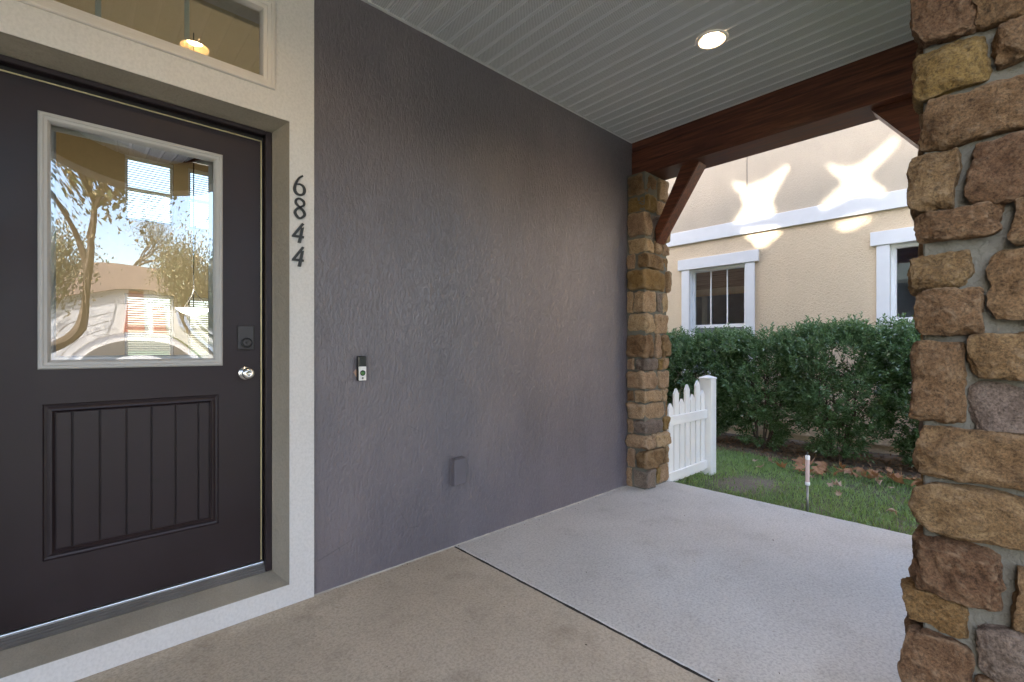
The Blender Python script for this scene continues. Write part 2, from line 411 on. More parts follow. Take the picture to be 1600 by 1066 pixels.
# grass blades
n = 60000
gx = rng.uniform(4.045, 6.35, n); gy = rng.uniform(-3.2, 1.4, n)
dens = np.array([mnoise.noise(Vector((x * 1.6, y * 1.6, 5))) * .5 + .62 - (.75 + .6 * mnoise.noise(Vector((x * 7, y * 7, 8)))) * math.exp(-(((x - 4.72) / .42) ** 2 + ((y + .60) / .26) ** 2)) - .8 * max(0, (x - 6.05) / .3) for x, y in zip(gx, gy)])
keep = rng.uniform(0, 1, n) < dens; gx, gy = gx[keep], gy[keep]; n = len(gx)
gz = np.array([ground_z(x, y) - .004 for x, y in zip(gx, gy)])
hgt = rng.uniform(.018, .052, n); ang = rng.uniform(0, 2 * math.pi, n); lean = rng.uniform(.1, 1.0, n) * hgt; wdt = rng.uniform(.0022, .0042, n)
base = np.stack([gx, gy, gz], 1); sd = np.stack([np.cos(ang), np.sin(ang), 0 * ang], 1) * wdt[:, None]
la = ang + rng.uniform(.8, 2.3, n); ld = np.stack([np.cos(la), np.sin(la), 0 * la], 1) * lean[:, None]
up = np.stack([0 * gx, 0 * gx, hgt], 1)
V = np.stack([base - sd, base + sd, base + up * .6 + ld * .4 + sd * .7, base + up * .6 + ld * .4 - sd * .7, base + up + ld], 1).reshape(-1, 3)
k = (np.arange(n) * 5)
F = np.stack([k, k + 1, k + 2, k + 3], 1).tolist() + np.stack([k + 3, k + 2, k + 4], 1).tolist()
tag(obj('grass', (V, F), 'grass'), 'short patchy green grass between porch slab and hedge', 'grass', kind='stuff')

pf = structure(thing('porch_floor', 'textured concrete porch floor in two pours', 'floor'))
for k_ in ('label', 'category'): del pf[k_]
def slab(x0, x1, mat, jl, jr):
    bm = NB(); ny = 220; yy = np.linspace(-2.75, -.001 if True else 0, ny)
    def edge(x, amp, s): return [x + amp * mnoise.noise(Vector((y * 9, s, 0))) + amp * .5 * mnoise.noise(Vector((y * 40, s, 4))) for y in yy]
    e0 = edge(x0, jl, 1); e1 = edge(x1, jr, 2)
    nxs = 8; rows = []
    for j, y in enumerate(yy):
        row = []
        xsr = [e0[j], e0[j] + .006] + [e0[j] + .006 + (e1[j] - e0[j] - .012) * q / nxs for q in range(1, nxs)] + [e1[j] - .006, e1[j]]
        for q, x in enumerate(xsr): row.append(bm.verts.new((x, y, -.006 if q in (0, len(xsr) - 1) else 0)))
        rows.append(row)
    for a, b in zip(rows, rows[1:]):
        for q in range(len(a) - 1): bm.faces.new((a[q], a[q + 1], b[q + 1], b[q]))
    for side in (0, -1):
        bot = [bm.verts.new((r[side].co.x, r[side].co.y, -.18)) for r in rows]
        for q in range(len(rows) - 1): bm.faces.new((rows[q][side], rows[q + 1][side], bot[q + 1], bot[q]))
    fb = [bm.verts.new((v.co.x, v.co.y, -.18)) for v in rows[0]]
    for q in range(len(fb) - 1): bm.faces.new((rows[0][q], rows[0][q + 1], fb[q + 1], fb[q]))
    return obj('concrete_slab', bm, mat, pf)
slab(-3.2, 1.7150, 'slab_a', 0, .005); slab(1.7290, 4.03, 'slab_b', .005, .006)
obj('joint_filler', box(1.712, 1.732, -2.74, -.002, -.06, -.0045), plain('dark_joint_dirt', (.030, .025, .020), .95, 0, .5), pf)

n = 90     # grit and leaf crumbs, most of them along the foot of the wall and the joint
qx = np.concatenate([rng.uniform(.9, 3.5, 50), rng.uniform(-.5, 3.9, 25), 1.722 + rng.normal(0, .02, 15)]); qy = np.concatenate([-.012 - rng.exponential(.03, 50), rng.uniform(-2.3, -.1, 25), rng.uniform(-2.2, -.05, 15)])
P = np.stack([qx, qy, np.full(n, .002)], 1); D = unit(n); D[:, 2] = np.abs(D[:, 2]) * .2; LL = rng.uniform(.004, .014, n)
tag(obj('floor_grit', leaf_cloud(P, D, np.tile([0, 0, 1.0], (n, 1)), LL, LL * .6, .3), plain('dark_grit', (.10, .07, .045), .9, 0, .5)), 'dark grit and leaf crumbs scattered on the porch floor', 'grit', kind='stuff')

# ------------------------------------------------------------------ our house
H = 3.0887
house = thing('house', 'grey stucco house front with white door surround and covered porch', 'house', (0, 0, 0))
# front wall: grey stucco, with the door opening zone left to the surround
obj('wall', cellwall('y', [-7, -.465, .86, 3.95], [-.3, 3.30], lambda i, j: i != 1, 0, .20), 'grey', house)
obj('upper_wall', cellwall('y', [-7, 3.95], [3.30, 5.3], lambda i, j: True, -2.6, -2.4), 'grey', house)
obj('side_wall', cellwall('x', [.205, 6.2], [-.3, 5.3], lambda i, j: True, 3.75, 3.95), 'grey', house)
obj('side_wall', cellwall('x', [-2.4, .205], [3.30, 5.3], lambda i, j: True, 3.75, 3.95), 'grey', house)
obj('side_wall', cellwall('x', [-2.4, 6.2], [-.3, 5.3], lambda i, j: True, -7.2, -7.0), 'grey', house)
# back wall with four windows seen through the door glass
WX = [(.485, 1.033), (1.212, 1.76)]; WZ = [(1.05, 1.99), (3.02, 3.91)]
obj('back_wall', cellwall('y', [-7, .485, 1.033, 1.212, 1.76, 3.75], [-.3, 1.05, 1.99, 3.02, 3.91, 5.3], lambda i, j: not (i in (1, 3) and j in (1, 3)), 6.0, 6.2), 'inner_wall', house)
obj('room_wall', cellwall('x', [.205, 5.99], [.2, 5.0], lambda i, j: True, 3.70, 3.745), 'inner_wall', house)
obj('room_wall', cellwall('x', [.205, 5.99], [.2, 5.0], lambda i, j: True, -2.6, -2.5), 'inner_wall', house)
obj('room_wall', cellwall('y', [-2.49, -.36, .76, 3.69], [.2, 2.30, 2.44, 2.86, 5.0], lambda i, j: i != 1 or j in (1, 3), .203, .25), 'inner_wall', house)
obj('room_ceiling', box(-2.49, 3.69, .26, 5.98, 5.0, 5.06), 'inner_ceiling', house)
obj('room_floor', box(-2.49, 3.69, .21, 5.98, .10, .19), 'inner_floor', house)
# hip roof
bm = NB(); e = (-7.5, 4.2, -2.9, 6.5); zr = 5.3
c4 = [bm.verts.new(p) for p in ((e[0], e[2], zr), (e[1], e[2], zr), (e[1], e[3], zr), (e[0], e[3], zr))]
r2 = [bm.verts.new(p) for p in ((e[0] + 4.7, 1.8, zr + 2.1), (e[1] - 4.7, 1.8, zr + 2.1))]
bm.faces.new((c4[0], c4[1], r2[1], r2[0])); bm.faces.new((c4[1], c4[2], r2[1])); bm.faces.new((c4[2], c4[3], r2[0], r2[1])); bm.faces.new((c4[3], c4[0], r2[0])); bm.faces.new(c4)
obj('roof', bm, 'shingle', house)
obj('floor_deck', box(-6.99, 3.74, -2.39, -.01, 3.20, 3.29), 'street_wall', house)
# door surround (off-white, 12 mm proud) with door opening and transom opening
us = [-.465, -.349, -.283, .679, .745, .86]; vs = [0.002, .100, 2.315, 2.438, 2.850, 3.086]
def sur(i, j):
    if j == 1: return i in (0, 4)
    if j == 3: return i in (0, 1, 3, 4)
    return True
obj('door_surround', cellwall('y', us, vs, sur, -.012, .20), 'trim', house)
# taupe reveal lining and sloped sill
bm = NB()   # slightly splayed stucco reveal on both sides and above
RO, RI, YD = (-.3490, .7450, 2.3150), (-.2990, .6960, 2.2800), .0875
for xo, xi, xb in ((RO[1], RI[1], .7449), (RO[0], RI[0], -.3489)):
    prism(bm, [(xo - math.copysign(.0012, xo), -.0105), (xb - math.copysign(.0002, xo), .1995), (xi, .1995), (xi, YD)], lambda a, b: (a, b, .1045), lambda a, b: (a, b, 2.3145))
prism(bm, [(-.0105, RO[2] - .0012), (.1995, RO[2] - .0005), (.1995, RI[2]), (YD, RI[2])], lambda a, b: (RI[0] - .045, a, b), lambda a, b: (RI[1] + .045, a, b))
obj('reveal', bm, 'reveal', house)
bm = NB()
prism(bm, [(-.011, .1005), (.090, .1005), (.090, .150), (-.011, .1035)], lambda a, b: (-.3475, a, b), lambda a, b: (.7435, a, b))
obj('door_sill', bm, 'sill', house)
# frame (jamb)
FY = .088
bm = NB()
add_box(bm, .6675, .6955, FY, .19, .151, 2.2795, .003); add_box(bm, -.2985, -.271, FY, .19, .151, 2.2795, .003); add_box(bm, -.271, .6675, FY, .19, 2.2590, 2.2795, .003)
obj('door_frame', bm, 'door', house)
bm = NB(); add_box(bm, .6580, .6670, .132, .189, .152, 2.2585); add_box(bm, -.2705, -.264, .132, .189, .152, 2.2585); add_box(bm, -.264, .6580, .132, .189, 2.2385, 2.2585)
obj('weatherstrip', bm, 'blackgap', house)
bm = NB(); add_box(bm, .6530, .6575, .117, .138, .205, 2.2375); add_box(bm, -.264, .6530, .117, .138, 2.2330, 2.2375)
obj('brass_strip', bm, 'brass', house)
# threshold
bm = NB(); add_box(bm, -.27, .667, .112, .20, .150, .196, .004, 2)
obj('threshold', bm, 'alu', house)
for q in range(4):
    z = .186 - q * .009; y = .1115 - q * .0062
    obj('threshold_rib', box(-.27, .6665, y - .0055, y, .1515, z, .0015), 'dark_alu', house)

# the door
door = obj('front_door', cellwall('y', [-.260, -.095, .478, .652], [.200, .425, 1.018, 1.165, 2.105, 2.232], lambda i, j: not (i == 1 and j in (1, 3)), .120, .165), 'door', house)
bm = NB(); moulding(bm, 'y', -.108, .493, 1.150, 2.120, [(0, .1195), (.001, .108), (.006, .104), (.014, .104), (.016, .107), (.026, .108), (.030, .112), (.034, .118), (.036, .135)])
obj('lite_frame', bm, 'lite_frame', door)
# bowed double-glazing, outer and inner panes
bm = NB(); nu, nv = 40, 56; rows = []
for j in range(nv + 1):
    v = -1 + 2 * j / nv
    rows.append([bm.verts.new((.1915 + (-1 + 2 * i / nu) * .266, .128 - .0125 * (1 - (-1 + 2 * i / nu) ** 2) * (1 - v * v) - .0005 * mnoise.noise(Vector((i * .09, j * .08, 2))), 1.635 + v * .451)) for i in range(nu + 1)])
for a, b in zip(rows, rows[1:]):
    for i in range(nu): bm.faces.new((a[i], a[i + 1], b[i + 1], b[i]))
obj('glass_pane', bm, 'door_glass', door, smooth=True)
bm = NB(); moulding(bm, 'y', -.095, .478, 1.165, 2.105, [(0, .166), (.002, .172), (.03, .172), (.034, .160), (.036, .15)])
obj('inner_lite_frame', bm, 'vinyl', door)
# lower plank panel
bm = NB(); moulding(bm, 'y', -.095, .478, .425, 1.018, [(0, .1200), (.004, .127), (.012, .129), (.020, .124), (.026, .1225), (.029, .128), (.033, .132)])
obj('panel_moulding', bm, 'door', door)
obj('panel_back', box(-.0945, .4775, .1345, .160, .4255, 1.0175), 'door', door)
ge = [-.0615, -.013, .068, .151, .233, .317, .401, .4445]
for a, b in zip(ge, ge[1:]):
    obj('plank', box(a + .0018, b - .0018, .1275, .134, .459, .984, .0022), 'door', door)
# deadbolt and knob
bm = NB(); add_box(bm, .553, .624, .110, .1195, 1.222, 1.338, .006, 3)
bolt = obj('deadbolt', bm, 'bolt', door, smooth=False)
lathe(bm := NB(), [(.0245, 0), (.0245, .009), (.0205, .011), (.019, .004), (.0, .004)], (.590, .111, 1.256), (0, -1, 0)); obj('lock_ring', bm, 'black', door, smooth=True)
lathe(bm := NB(), [(.0185, .0), (.0185, .008), (.015, .0105), (.006, .011), (.004, .007), (0, .007)], (.590, .1075, 1.256), (0, -1, 0)); obj('lock_cylinder', bm, 'bolt', door, smooth=True)
knob = lathe(NB(), [(.033, 0), (.033, .004), (.029, .009), (.018, .012), (.0115, .016), (.0115, .030), (.019, .035), (.0255, .044), (.0265, .052), (.0235, .060), (.015, .0635), (.0095, .064), (.009, .061), (.004, .061), (0, .061)], (.588, .1195, 1.112), (0, -1, 0))
obj('door_knob', knob, 'chrome', door, smooth=True)
obj('key_slot', box(.5870, .5890, .0570, .0583, 1.106, 1.118), 'black', door)

# transom window
bm = NB(); moulding(bm, 'y', -.283, .679, 2.438, 2.850, [(0, -.0125), (.000, -.020), (.004, -.024), (.014, -.024), (.017, -.020), (.030, -.018), (.033, -.014), (.048, -.012), (.053, .006), (.055, .030)])
tw = obj('transom_window', bm, 'beige_vinyl', house)
obj('glass_pane', box(-.2285, .6245, .0235, .0265, 2.4925, 2.7955), 'glass', tw)
for x in (.060, .344):
    obj('muntin', box(x - .009, x + .009, .030, .036, 2.4925, 2.7955, .002), 'grid', tw)

# caulk along the foot of the wall
bm = NB(); prev = None
for q, x in enumerate(np.linspace(.862, 3.56, 150)):
    w = .006 + .006 * (mnoise.noise(Vector((x * 9, 0, 0))) + .6 * mnoise.noise(Vector((x * 37, 2, 0)))); h_ = .004 + .004 * max(0, mnoise.noise(Vector((x * 21, 7, 0))))
    cur = [bm.verts.new((x, -.0003, h_ + .002)), bm.verts.new((x, -max(.002, w), .0012))]
    if prev: bm.faces.new((prev[0], cur[0], cur[1], prev[1]))
    prev = cur
obj('caulk_bead', bm, 'caulk', house)

# back windows with blinds
for (x0, x1) in WX:
    for (z0, z1) in WZ:
        bm = NB(); moulding(bm, 'y', x0, x1, z0, z1, [(0, 5.999), (0, 6.05), (.035, 6.05), (.035, 6.10)])
        w = obj('window', bm, 'vinyl', house)
        obj('pane', box(x0 + .03, x1 - .03, 6.082, 6.088, z0 + .03, z1 - .03), 'glass', w)
        obj('meeting_rail', box(x0 + .034, x1 - .034, 6.055, 6.078, (z0 + z1) / 2 - .02, (z0 + z1) / 2 + .02), 'vinyl', w)
        bm = NB(); zz = z0 + .03
        while zz < z1 - .05:
            a = [bm.verts.new(p) for p in ((x0 + .01, 6.005, zz), (x1 - .01, 6.005, zz), (x1 - .01, 6.035, zz + .022), (x0 + .01, 6.035, zz + .022))]; bm.faces.new(a); zz += .033
        add_box(bm, x0 + .005, x1 - .005, 5.998, 6.04, z1 - .045, z1 - .005)
        b = obj('blind', bm, 'blind', w); b['kind'] = 'stuff'

# ceiling
ceil = structure(thing('porch_ceiling', 'x', 'x', (0, 0, H)))
for k_ in ('label', 'category'): del ceil[k_]
def soffit_mesh():
    me = bpy.data.meshes.new('soffit_panel'); prof = []
    for q in range(3):
        o = q * .1016
        prof += [(o + .0000, .0), (o + .003, .011), (o + .008, .011), (o + .0125, .0), (o + .0145, -.001), (o + .0170, .0)]
    prof.append((.3046, 0))
    vs_ = []; fs = []
    for (x, z) in prof: vs_ += [(x, -2.38, z), (x, -.004, z)]
    for q in range(len(prof) - 1): fs.append([2 * q, 2 * q + 1, 2 * q + 3, 2 * q + 2])
    me.from_pydata(vs_, [], fs); me.materials.append(M['soffit']); return me
LAMPS = [(2.80, -1.13), (.533, -1.02)]
def cut_panel(px):
    prof = []
    for q in range(3):
        o = q * .1016
        prof += [(o, 0), (o + .003, .011), (o + .008, .011), (o + .0125, 0), (o + .0145, -.001), (o + .0170, 0)] + [(o + .017 + .0846 * j / 10, 0) for j in range(1, 10)]
    prof.append((.3046, 0)); yy = [-2.38] + list(np.linspace(-1.25, -.90, 47)) + [-.004]; m = len(yy)
    vs_ = [(x_, y_, z_) for x_, z_ in prof for y_ in yy]; fs = []
    for i in range(len(prof) - 1):
        for j in range(m - 1):
            q = [i * m + j, i * m + j + 1, (i + 1) * m + j + 1, (i + 1) * m + j]
            if any(all(math.hypot(vs_[k][0] + px - lx, vs_[k][1] - ly) < .0885 for k in q) for lx, ly in LAMPS): continue
            fs.append(q)
    me = bpy.data.meshes.new('soffit_panel'); me.from_pydata(vs_, [], fs); me.materials.append(M['soffit']); return me
sm = soffit_mesh(); x = 3.685 - .3048
while x > -3.3:
    near = any(x - .1 < lx < x + .405 for lx, ly in LAMPS)
    o = bpy.data.objects.new('soffit_panel', cut_panel(x) if near else sm); link(o, ceil); o.location = (x, 0, 0); x -= .3048
bm = NB(); add_box(bm, -3.2, 3.683, -.020, -.0008, H - .004, H + .0225); add_box(bm, 3.664, 3.6845, -2.38, -.021, H - .003, H + .0225)
obj('soffit_trim', bm, 'soffit_trim', ceil)
obj('ceiling_board', box(-3.2, 3.70, -2.39, -.001, H + .06, H + .10), 'street_wall', ceil)

# downlights
def downlight(x, y, label):
    t = thing('downlight', label, 'ceiling light', (x, y, H), 'recessed porch lights')
    obj('trim_ring', lathe(NB(), [(.092, -.001), (.091, -.006), (.084, -.009), (.074, -.008), (.072, -.004)], (x, y, H), (0, 0, 1), 40), 'white', t, smooth=True)
    obj('baffle', lathe(NB(), [(.0725, -.005), (.066, .006), (.050, .026), (.041, .034)], (x, y, H), (0, 0, 1), 40), 'baffle', t, smooth=True)
    obj('lamp_lens', lathe(NB(), [(.0425, .032), (.038, .026), (.025, .023), (0, .022)], (x, y, H), (0, 0, 1), 40), 'bulb', t, smooth=True)
downlight(2.80, -1.13, 'lit round recessed ceiling light between grey wall and timber beam')
downlight(.533, -1.02, 'lit round recessed ceiling light reflected in the window above the door')

# ------------------------------------------------------------------ timber beam with braces
beam = thing('timber_beam', 'red-brown stained timber beam with diagonal braces at porch end', 'beam', (3.83, -1.2, 2.775))
def timber(name, x0, x1, y0, y1, z0, z1, mat='wood', bev=.006): return obj(name, box(x0, x1, y0, y1, z0, z1, bev, 2), mat, beam)
timber('beam', 3.685, 3.972, -2.62, -.002, 2.775, 3.000)
timber('trim_board', 3.690, 3.968, -2.62, -.002, 3.0015, 3.195)
def brace(pts, x0, x1):
    bm = prism(NB(), pts, lambda a, b: (x0, a, b), lambda a, b: (x1, a, b))
    bmesh.ops.bevel(bm, geom=list(bm.edges), offset=.006, segments=2, affect='EDGES')
    return obj('brace', bm, 'wood_brace', beam)
brace([(-.195, 2.295), (-.205, 2.16), (-.60, 2.774), (-.44, 2.774)], 3.755, 3.90)
brace([(-2.30, 2.45), (-2.30, 2.035), (-1.735, 2.774), (-2.05, 2.774)], 3.755, 3.90)
fb = tag(obj('front_beam', box(-7.0, 3.683, -2.62, -2.40, 2.775, 3.195, .006, 2), 'wood'), 'long red-brown timber beam across the porch front', 'beam')

# ------------------------------------------------------------------ stone pillars
def stone(name, x0, x1, y0, y1, z0, z1, mat, parent, seed, cuts=9, rough=1.0, quad=None):
    rs = random.Random(seed); bm = NB(); bmesh.ops.create_cube(bm, size=2)
    bmesh.ops.subdivide_edges(bm, edges=list(bm.edges), cuts=cuts, use_grid_fill=True)
    hx, hy, hz = (x1 - x0) / 2, (y1 - y0) / 2, (z1 - z0) / 2; c = Vector(((x0 + x1) / 2, (y0 + y1) / 2, (z0 + z1) / 2))
    hm = min(hx, hy, hz); planes = []
    for _ in range(16):
        nrm = Vector((rs.gauss(0, 1), rs.gauss(0, 1), rs.gauss(0, .8))).normalized()
        sup = abs(nrm.x) * hx + abs(nrm.y) * hy + abs(nrm.z) * hz
        planes.append((nrm, sup - rs.uniform(.10, .42) * hm * rough))
    for _ in range(9 if cuts > 12 else 3):       # conchoidal chips on the exposed face
        nrm = Vector((-1, rs.gauss(0, .55), rs.gauss(0, .6))).normalized()
        sup = abs(nrm.x) * hx + abs(nrm.y) * hy + abs(nrm.z) * hz
        planes.append((nrm, sup - rs.uniform(.008, .026) * (1 if cuts > 12 else .4)))
    off = Vector((rs.uniform(0, 50), rs.uniform(0, 50), rs.uniform(0, 50)))
    for v in bm.verts:
        p = v.co.copy()
        e8 = (abs(p.x) ** 12 + abs(p.y) ** 12 + abs(p.z) ** 12) ** (1 / 12)
        q = p / e8 if e8 > 0 else p
        q = Vector((q.x * hx, q.y * hy, q.z * hz)); w0 = q + c + off
        q.y += .010 * rough * mnoise.noise(w0 * 13); q.z += .009 * rough * mnoise.noise(w0 * 11 + Vector((7, 7, 7)))
        for nrm, d in planes:
            s = q.dot(nrm) - d
            if s > 0: q -= nrm * s * .9
        w = q + c
        f1 = mnoise.ridged_multi_fractal((w + off) * 7, 1.0, 2.1, 4, 1.0, 2.0) - 1.0
        d = (mnoise.fractal((w + off) * 16, .9, 2.1, 4) * .007 - .011 * f1 + .0035 * mnoise.fractal((w + off) * 55, .8, 2.2, 3)) * rough
        v.co = w + (q.normalized() * d if q.length else Vector())
    return obj(name, bm, mat, parent, smooth=True)

# near pillar: visible face is x = PX ; stones as photographed (pixel rows measured on that face, stored as metres)
PX = 1.65
pillar = thing('stone_pillar', 'large brown ledgestone pillar close by at right edge', 'pillar', (PX + .22, -2.42, 0))
obj('mortar_core', box(PX + .004, PX + .46, -2.64, -2.207, 0.001, 2.773, .004), 'mortar', pillar)
stones = [  # y(left, towards wall), y(right), z bottom, z top, tone
 (-2.196, -2.305, 2.030, 2.200, 'b'), (-2.312, -2.50, 2.020, 2.200, 'b'),
 (-2.192, -2.325, 1.893, 2.012, 'o'), (-2.346, -2.47, 1.915, 2.002, 'b'),
 (-2.200, -2.46, 1.757, 1.880, 'b'),
 (-2.184, -2.270, 1.592, 1.744, 'b'), (-2.302, -2.48, 1.590, 1.735, 'b'),
 (-2.198, -2.352, 1.508, 1.582, 'b'), (-2.372, -2.55, 1.480, 1.575, 'b'),
 (-2.184, -2.292, 1.390, 1.478, 'b'), (-2.336, -2.50, 1.300, 1.462, 'b'),
 (-2.200, -2.316, 1.270, 1.382, 'b'),
 (-2.190, -2.285, 1.042, 1.243, 'b'), (-2.308, -2.50, 1.158, 1.272, 'b'), (-2.300, -2.50, 1.035, 1.140, 'p'),
 (-2.194, -2.46, .898, 1.022, 'b'),
 (-2.196, -2.45, .752, .876, 'b'),
 (-2.190, -2.350, .590, .736, 'b'), (-2.368, -2.52, .570, .712, 'b'),
 (-2.170, -2.294, .496, .582, 'o'), (-2.310, -2.50, .428, .545, 'p'),
 (-2.172, -2.296, .250, .476, 'b'), (-2.312, -2.50, .250, .410, 'b')]
TONE = {'b': 'stone_brown', 'o': 'stone_ochre', 'p': 'stone_pink', 't': 'stone_tan'}
for k, (ya, yb, z0, z1, tn) in enumerate(stones):
    d = [.030, .040, .034, .045, .026][k % 5]
    stone('stone', PX - d, PX + (.12 if ya > -2.21 else .05), max(yb - .006, -2.66), ya + .006, z0 - .005, z1 + .005, TONE[tn], pillar, 100 + k, 30)
rs = random.Random(3)
def fill_face(z0, z1, fn, w, seed):   # random ashlar on faces that the photograph does not show
    rs = random.Random(seed); z = z0
    while z < z1 - .03:
        h = min(rs.uniform(.09, .17), z1 - z); u = 0
        while u < w - .02:
            l = min(rs.uniform(.12, .30), w - u)
            if w - u - l < .06: l = w - u
            fn(u + .006, u + l - .006, z + .006, z + h - .006, rs.random()); u += l
        z += h
tones = ['stone_brown', 'stone_brown', 'stone_ochre', 'stone_tan', 'stone_pink']
cnt = [500]
def st(par, a, cuts=3):
    cnt[0] += 1; stone('stone', *a, tones[cnt[0] % 5], par, cnt[0], cuts)
fill_face(2.22, 2.77, lambda u0, u1, z0, z1, r: st(pillar, (PX - .03, PX + .05, -2.66 + u0, -2.66 + u1, z0, z1)), .46, 11)
fill_face(.0, .245, lambda u0, u1, z0, z1, r: st(pillar, (PX - .03, PX + .05, -2.66 + u0, -2.66 + u1, z0, z1)), .47, 12)
fill_face(.0, 2.77, lambda u0, u1, z0, z1, r: st(pillar, (PX + .125 + u0, PX + .125 + u1, -2.24, -2.185, z0, z1)), .35, 13)
fill_face(.0, 2.77, lambda u0, u1, z0, z1, r: st(pillar, (PX + .43, PX + .49, -2.62 + u0, -2.62 + u1, z0, z1)), .37, 14)
fill_face(.0, 2.77, lambda u0, u1, z0, z1, r: st(pillar, (PX + .03 + u0, PX + .03 + u1, -2.68, -2.61, z0, z1)), .44, 15)
# corner pillar, hidden behind the near one, carries the beam
def plain_pillar(x0, y0, w, label, s):
    p = thing('stone_pillar', label, 'pillar', (x0 + w / 2, y0 + w / 2, 0))
    obj('mortar_core', box(x0 + .03, x0 + w - .03, y0 + .03, y0 + w - .03, .001, 2.773), 'mortar', p)
    fill_face(0, 2.77, lambda a, b, c, d, r: st(p, (x0, x0 + .06, y0 + a, y0 + b, c, d), 2), w, s)
    fill_face(0, 2.77, lambda a, b, c, d, r: st(p, (x0 + w - .06, x0 + w, y0 + a, y0 + b, c, d), 2), w, s + 1)
    fill_face(0, 2.77, lambda a, b, c, d, r: st(p, (x0 + .065 + a, x0 + .065 + b, y0 + w - .06, y0 + w, c, d), 2), w - .13, s + 2)
    fill_face(0, 2.77, lambda a, b, c, d, r: st(p, (x0 + .065 + a, x0 + .065 + b, y0, y0 + .06, c, d), 2), w - .13, s + 3)
plain_pillar(3.60, -2.68, .45, 'stone corner pillar under far end of porch beam', 40)
plain_pillar(-2.05, -2.66, .45, 'stone pillar on the door side of the porch front', 60)
# pilaster against the wall
pil = thing('stone_pilaster', 'tan and brown stone half pillar against the grey wall under beam', 'pillar', (3.80, -.10, 0))
obj('mortar_core', box(3.618, 3.985, -.178, -.002, .001, 2.772), 'mortar', pil)
obj('mortar_core', box(3.952, 3.985, -.001, .15, .001, 2.772), 'mortar', pil)
zc = [0, .173, .34, .473, .60, .75, .867, 1.03, 1.143, 1.354, 1.543, 1.737, 1.926, 2.065, 2.20, 2.43, 2.57, 2.768]
# (corner stone: depth on left face, length on front face; extra splits of the rest of the front face; left remainder split)
cour = [(.135, .20, [.26]), (.10, .30, [.36]), (.20, .12, [.17]), (.12, .30, []), (.20, .36, []), (.12, .26, [.34]), (.19, .22, []), (.11, .20, [.29]), (.20, .17, [.28]),
        (.19, .16, []), (.12, .20, [.30]), (.19, .36, []), (.10, .26, []), (.19, .16, [.30]), (.19, .12, [.28]), (.19, .18, []), (.19, .22, [])]
tn2 = ['stone_tan', 'stone_tan', 'stone_brown', 'stone_tan', 'stone_tan', 'stone_brown', 'stone_tan', 'stone_pink', 'stone_tan', 'stone_tan', 'stone_ochre']
q = 0
for (z0, z1), (a, b, sp) in zip(zip(zc, zc[1:]), cour):
    g = .005; jx = random.uniform(-.014, .010); jy = random.uniform(-.020, .010)
    def S(x0, x1, y0, y1, far=False):
        global q
        q += 1; stone('stone', x0, x1, y0, y1, z0 + g, z1 - g, tn2[(q * 7) % 11], pil, 900 + q, 9, 1.15)
    S(3.592 + jx, 3.597 + b, -.200 + jy, -.200 + a)
    if a < .17: S(3.596 - jx, 3.66, -.200 + a + .012, -.002)
    ed = [b] + sp + [.41]
    for u0, u1 in zip(ed, ed[1:]):
        if u1 - u0 > .03: S(3.597 + u0 + .010, 3.597 + u1 + (random.uniform(-.012, .018) if u1 > .4 else 0), -.196 + random.uniform(-.022, .014), -.10)

# ------------------------------------------------------------------ small things on the wall
def stroke(bm, pts, wid, y0, y1, closed=False, n=10):
    P = [Vector((a, b)) for a, b in pts]; N = len(P); out = []
    segs = range(N) if closed else range(N - 1)
    g = lambda i: P[i % N] if closed else P[max(0, min(N - 1, i))]
    gw = lambda i: wid[i % N] if closed else wid[max(0, min(N - 1, i))]
    for i in segs:
        for s in range(n):
            t = s / n; p0, p1, p2, p3 = g(i - 1), g(i), g(i + 1), g(i + 2)
            out.append((.5 * ((2 * p1) + (-p0 + p2) * t + (2 * p0 - 5 * p1 + 4 * p2 - p3) * t * t + (-p0 + 3 * p1 - 3 * p2 + p3) * t ** 3), gw(i) * (1 - t) + gw(i + 1) * t))
    if not closed: out.append((P[-1], wid[-1]))
    m = len(out); ring = []
    for i, (p, w) in enumerate(out):
        a = out[(i - 1) % m if closed else max(0, i - 1)][0]; b = out[(i + 1) % m if closed else min(m - 1, i + 1)][0]
        d = (b - a).normalized(); nn = Vector((-d.y, d.x)) * w * .5
        ring.append([bm.verts.new((c.x, y, c.y)) for c, y in ((p + nn, y0), (p - nn, y0), (p - nn, y1), (p + nn, y1))])
    for i in range(m if closed else m - 1):
        A, B = ring[i], ring[(i + 1) % m]
        for k_ in range(4): bm.faces.new((A[k_], A[(k_ + 1) % 4], B[(k_ + 1) % 4], B[k_]))
    if not closed: bm.faces.new(ring[0]); bm.faces.new(ring[-1][::-1])
    return bm
SU, SV = .00056, .000530
def dig(pts, zt): return [(.765 + (u - 212) * SU, zt - v * SV) for u, v in pts]
Y0, Y1 = -.020, -.0122
zt6, zt8, zt4a, zt4b = 2.070, 1.957, 1.838, 1.724
loc = (.797, -.0122, 0)
def number(name, bm, label, z):
    tag(obj(name, bm, 'number', None, (.797, -.0122, z)), label, 'house number', 'house number digits')
bm = stroke(NB(), dig([(283, 4), (252, 32), (228, 78), (216, 128), (224, 168), (252, 184), (284, 172), (297, 138), (288, 102), (262, 86), (232, 92)], zt6), [.008, .009, .0105, .013, .012, .009, .011, .0125, .010, .007, .005], Y0, Y1)
number('digit_six', bm, 'black digit 6, topmost of the house number', 1.96)
bm = stroke(NB(), dig([(257, 5), (289, 24), (291, 56), (262, 82), (228, 110), (220, 146), (255, 184), (296, 150), (288, 112), (254, 82), (226, 50), (230, 20)], zt8), [.008, .011, .010, .009, .011, .0125, .009, .0125, .011, .009, .010, .0105], Y0, Y1, True)
number('digit_eight', bm, 'black digit 8, second from the top of the house number', 1.85)
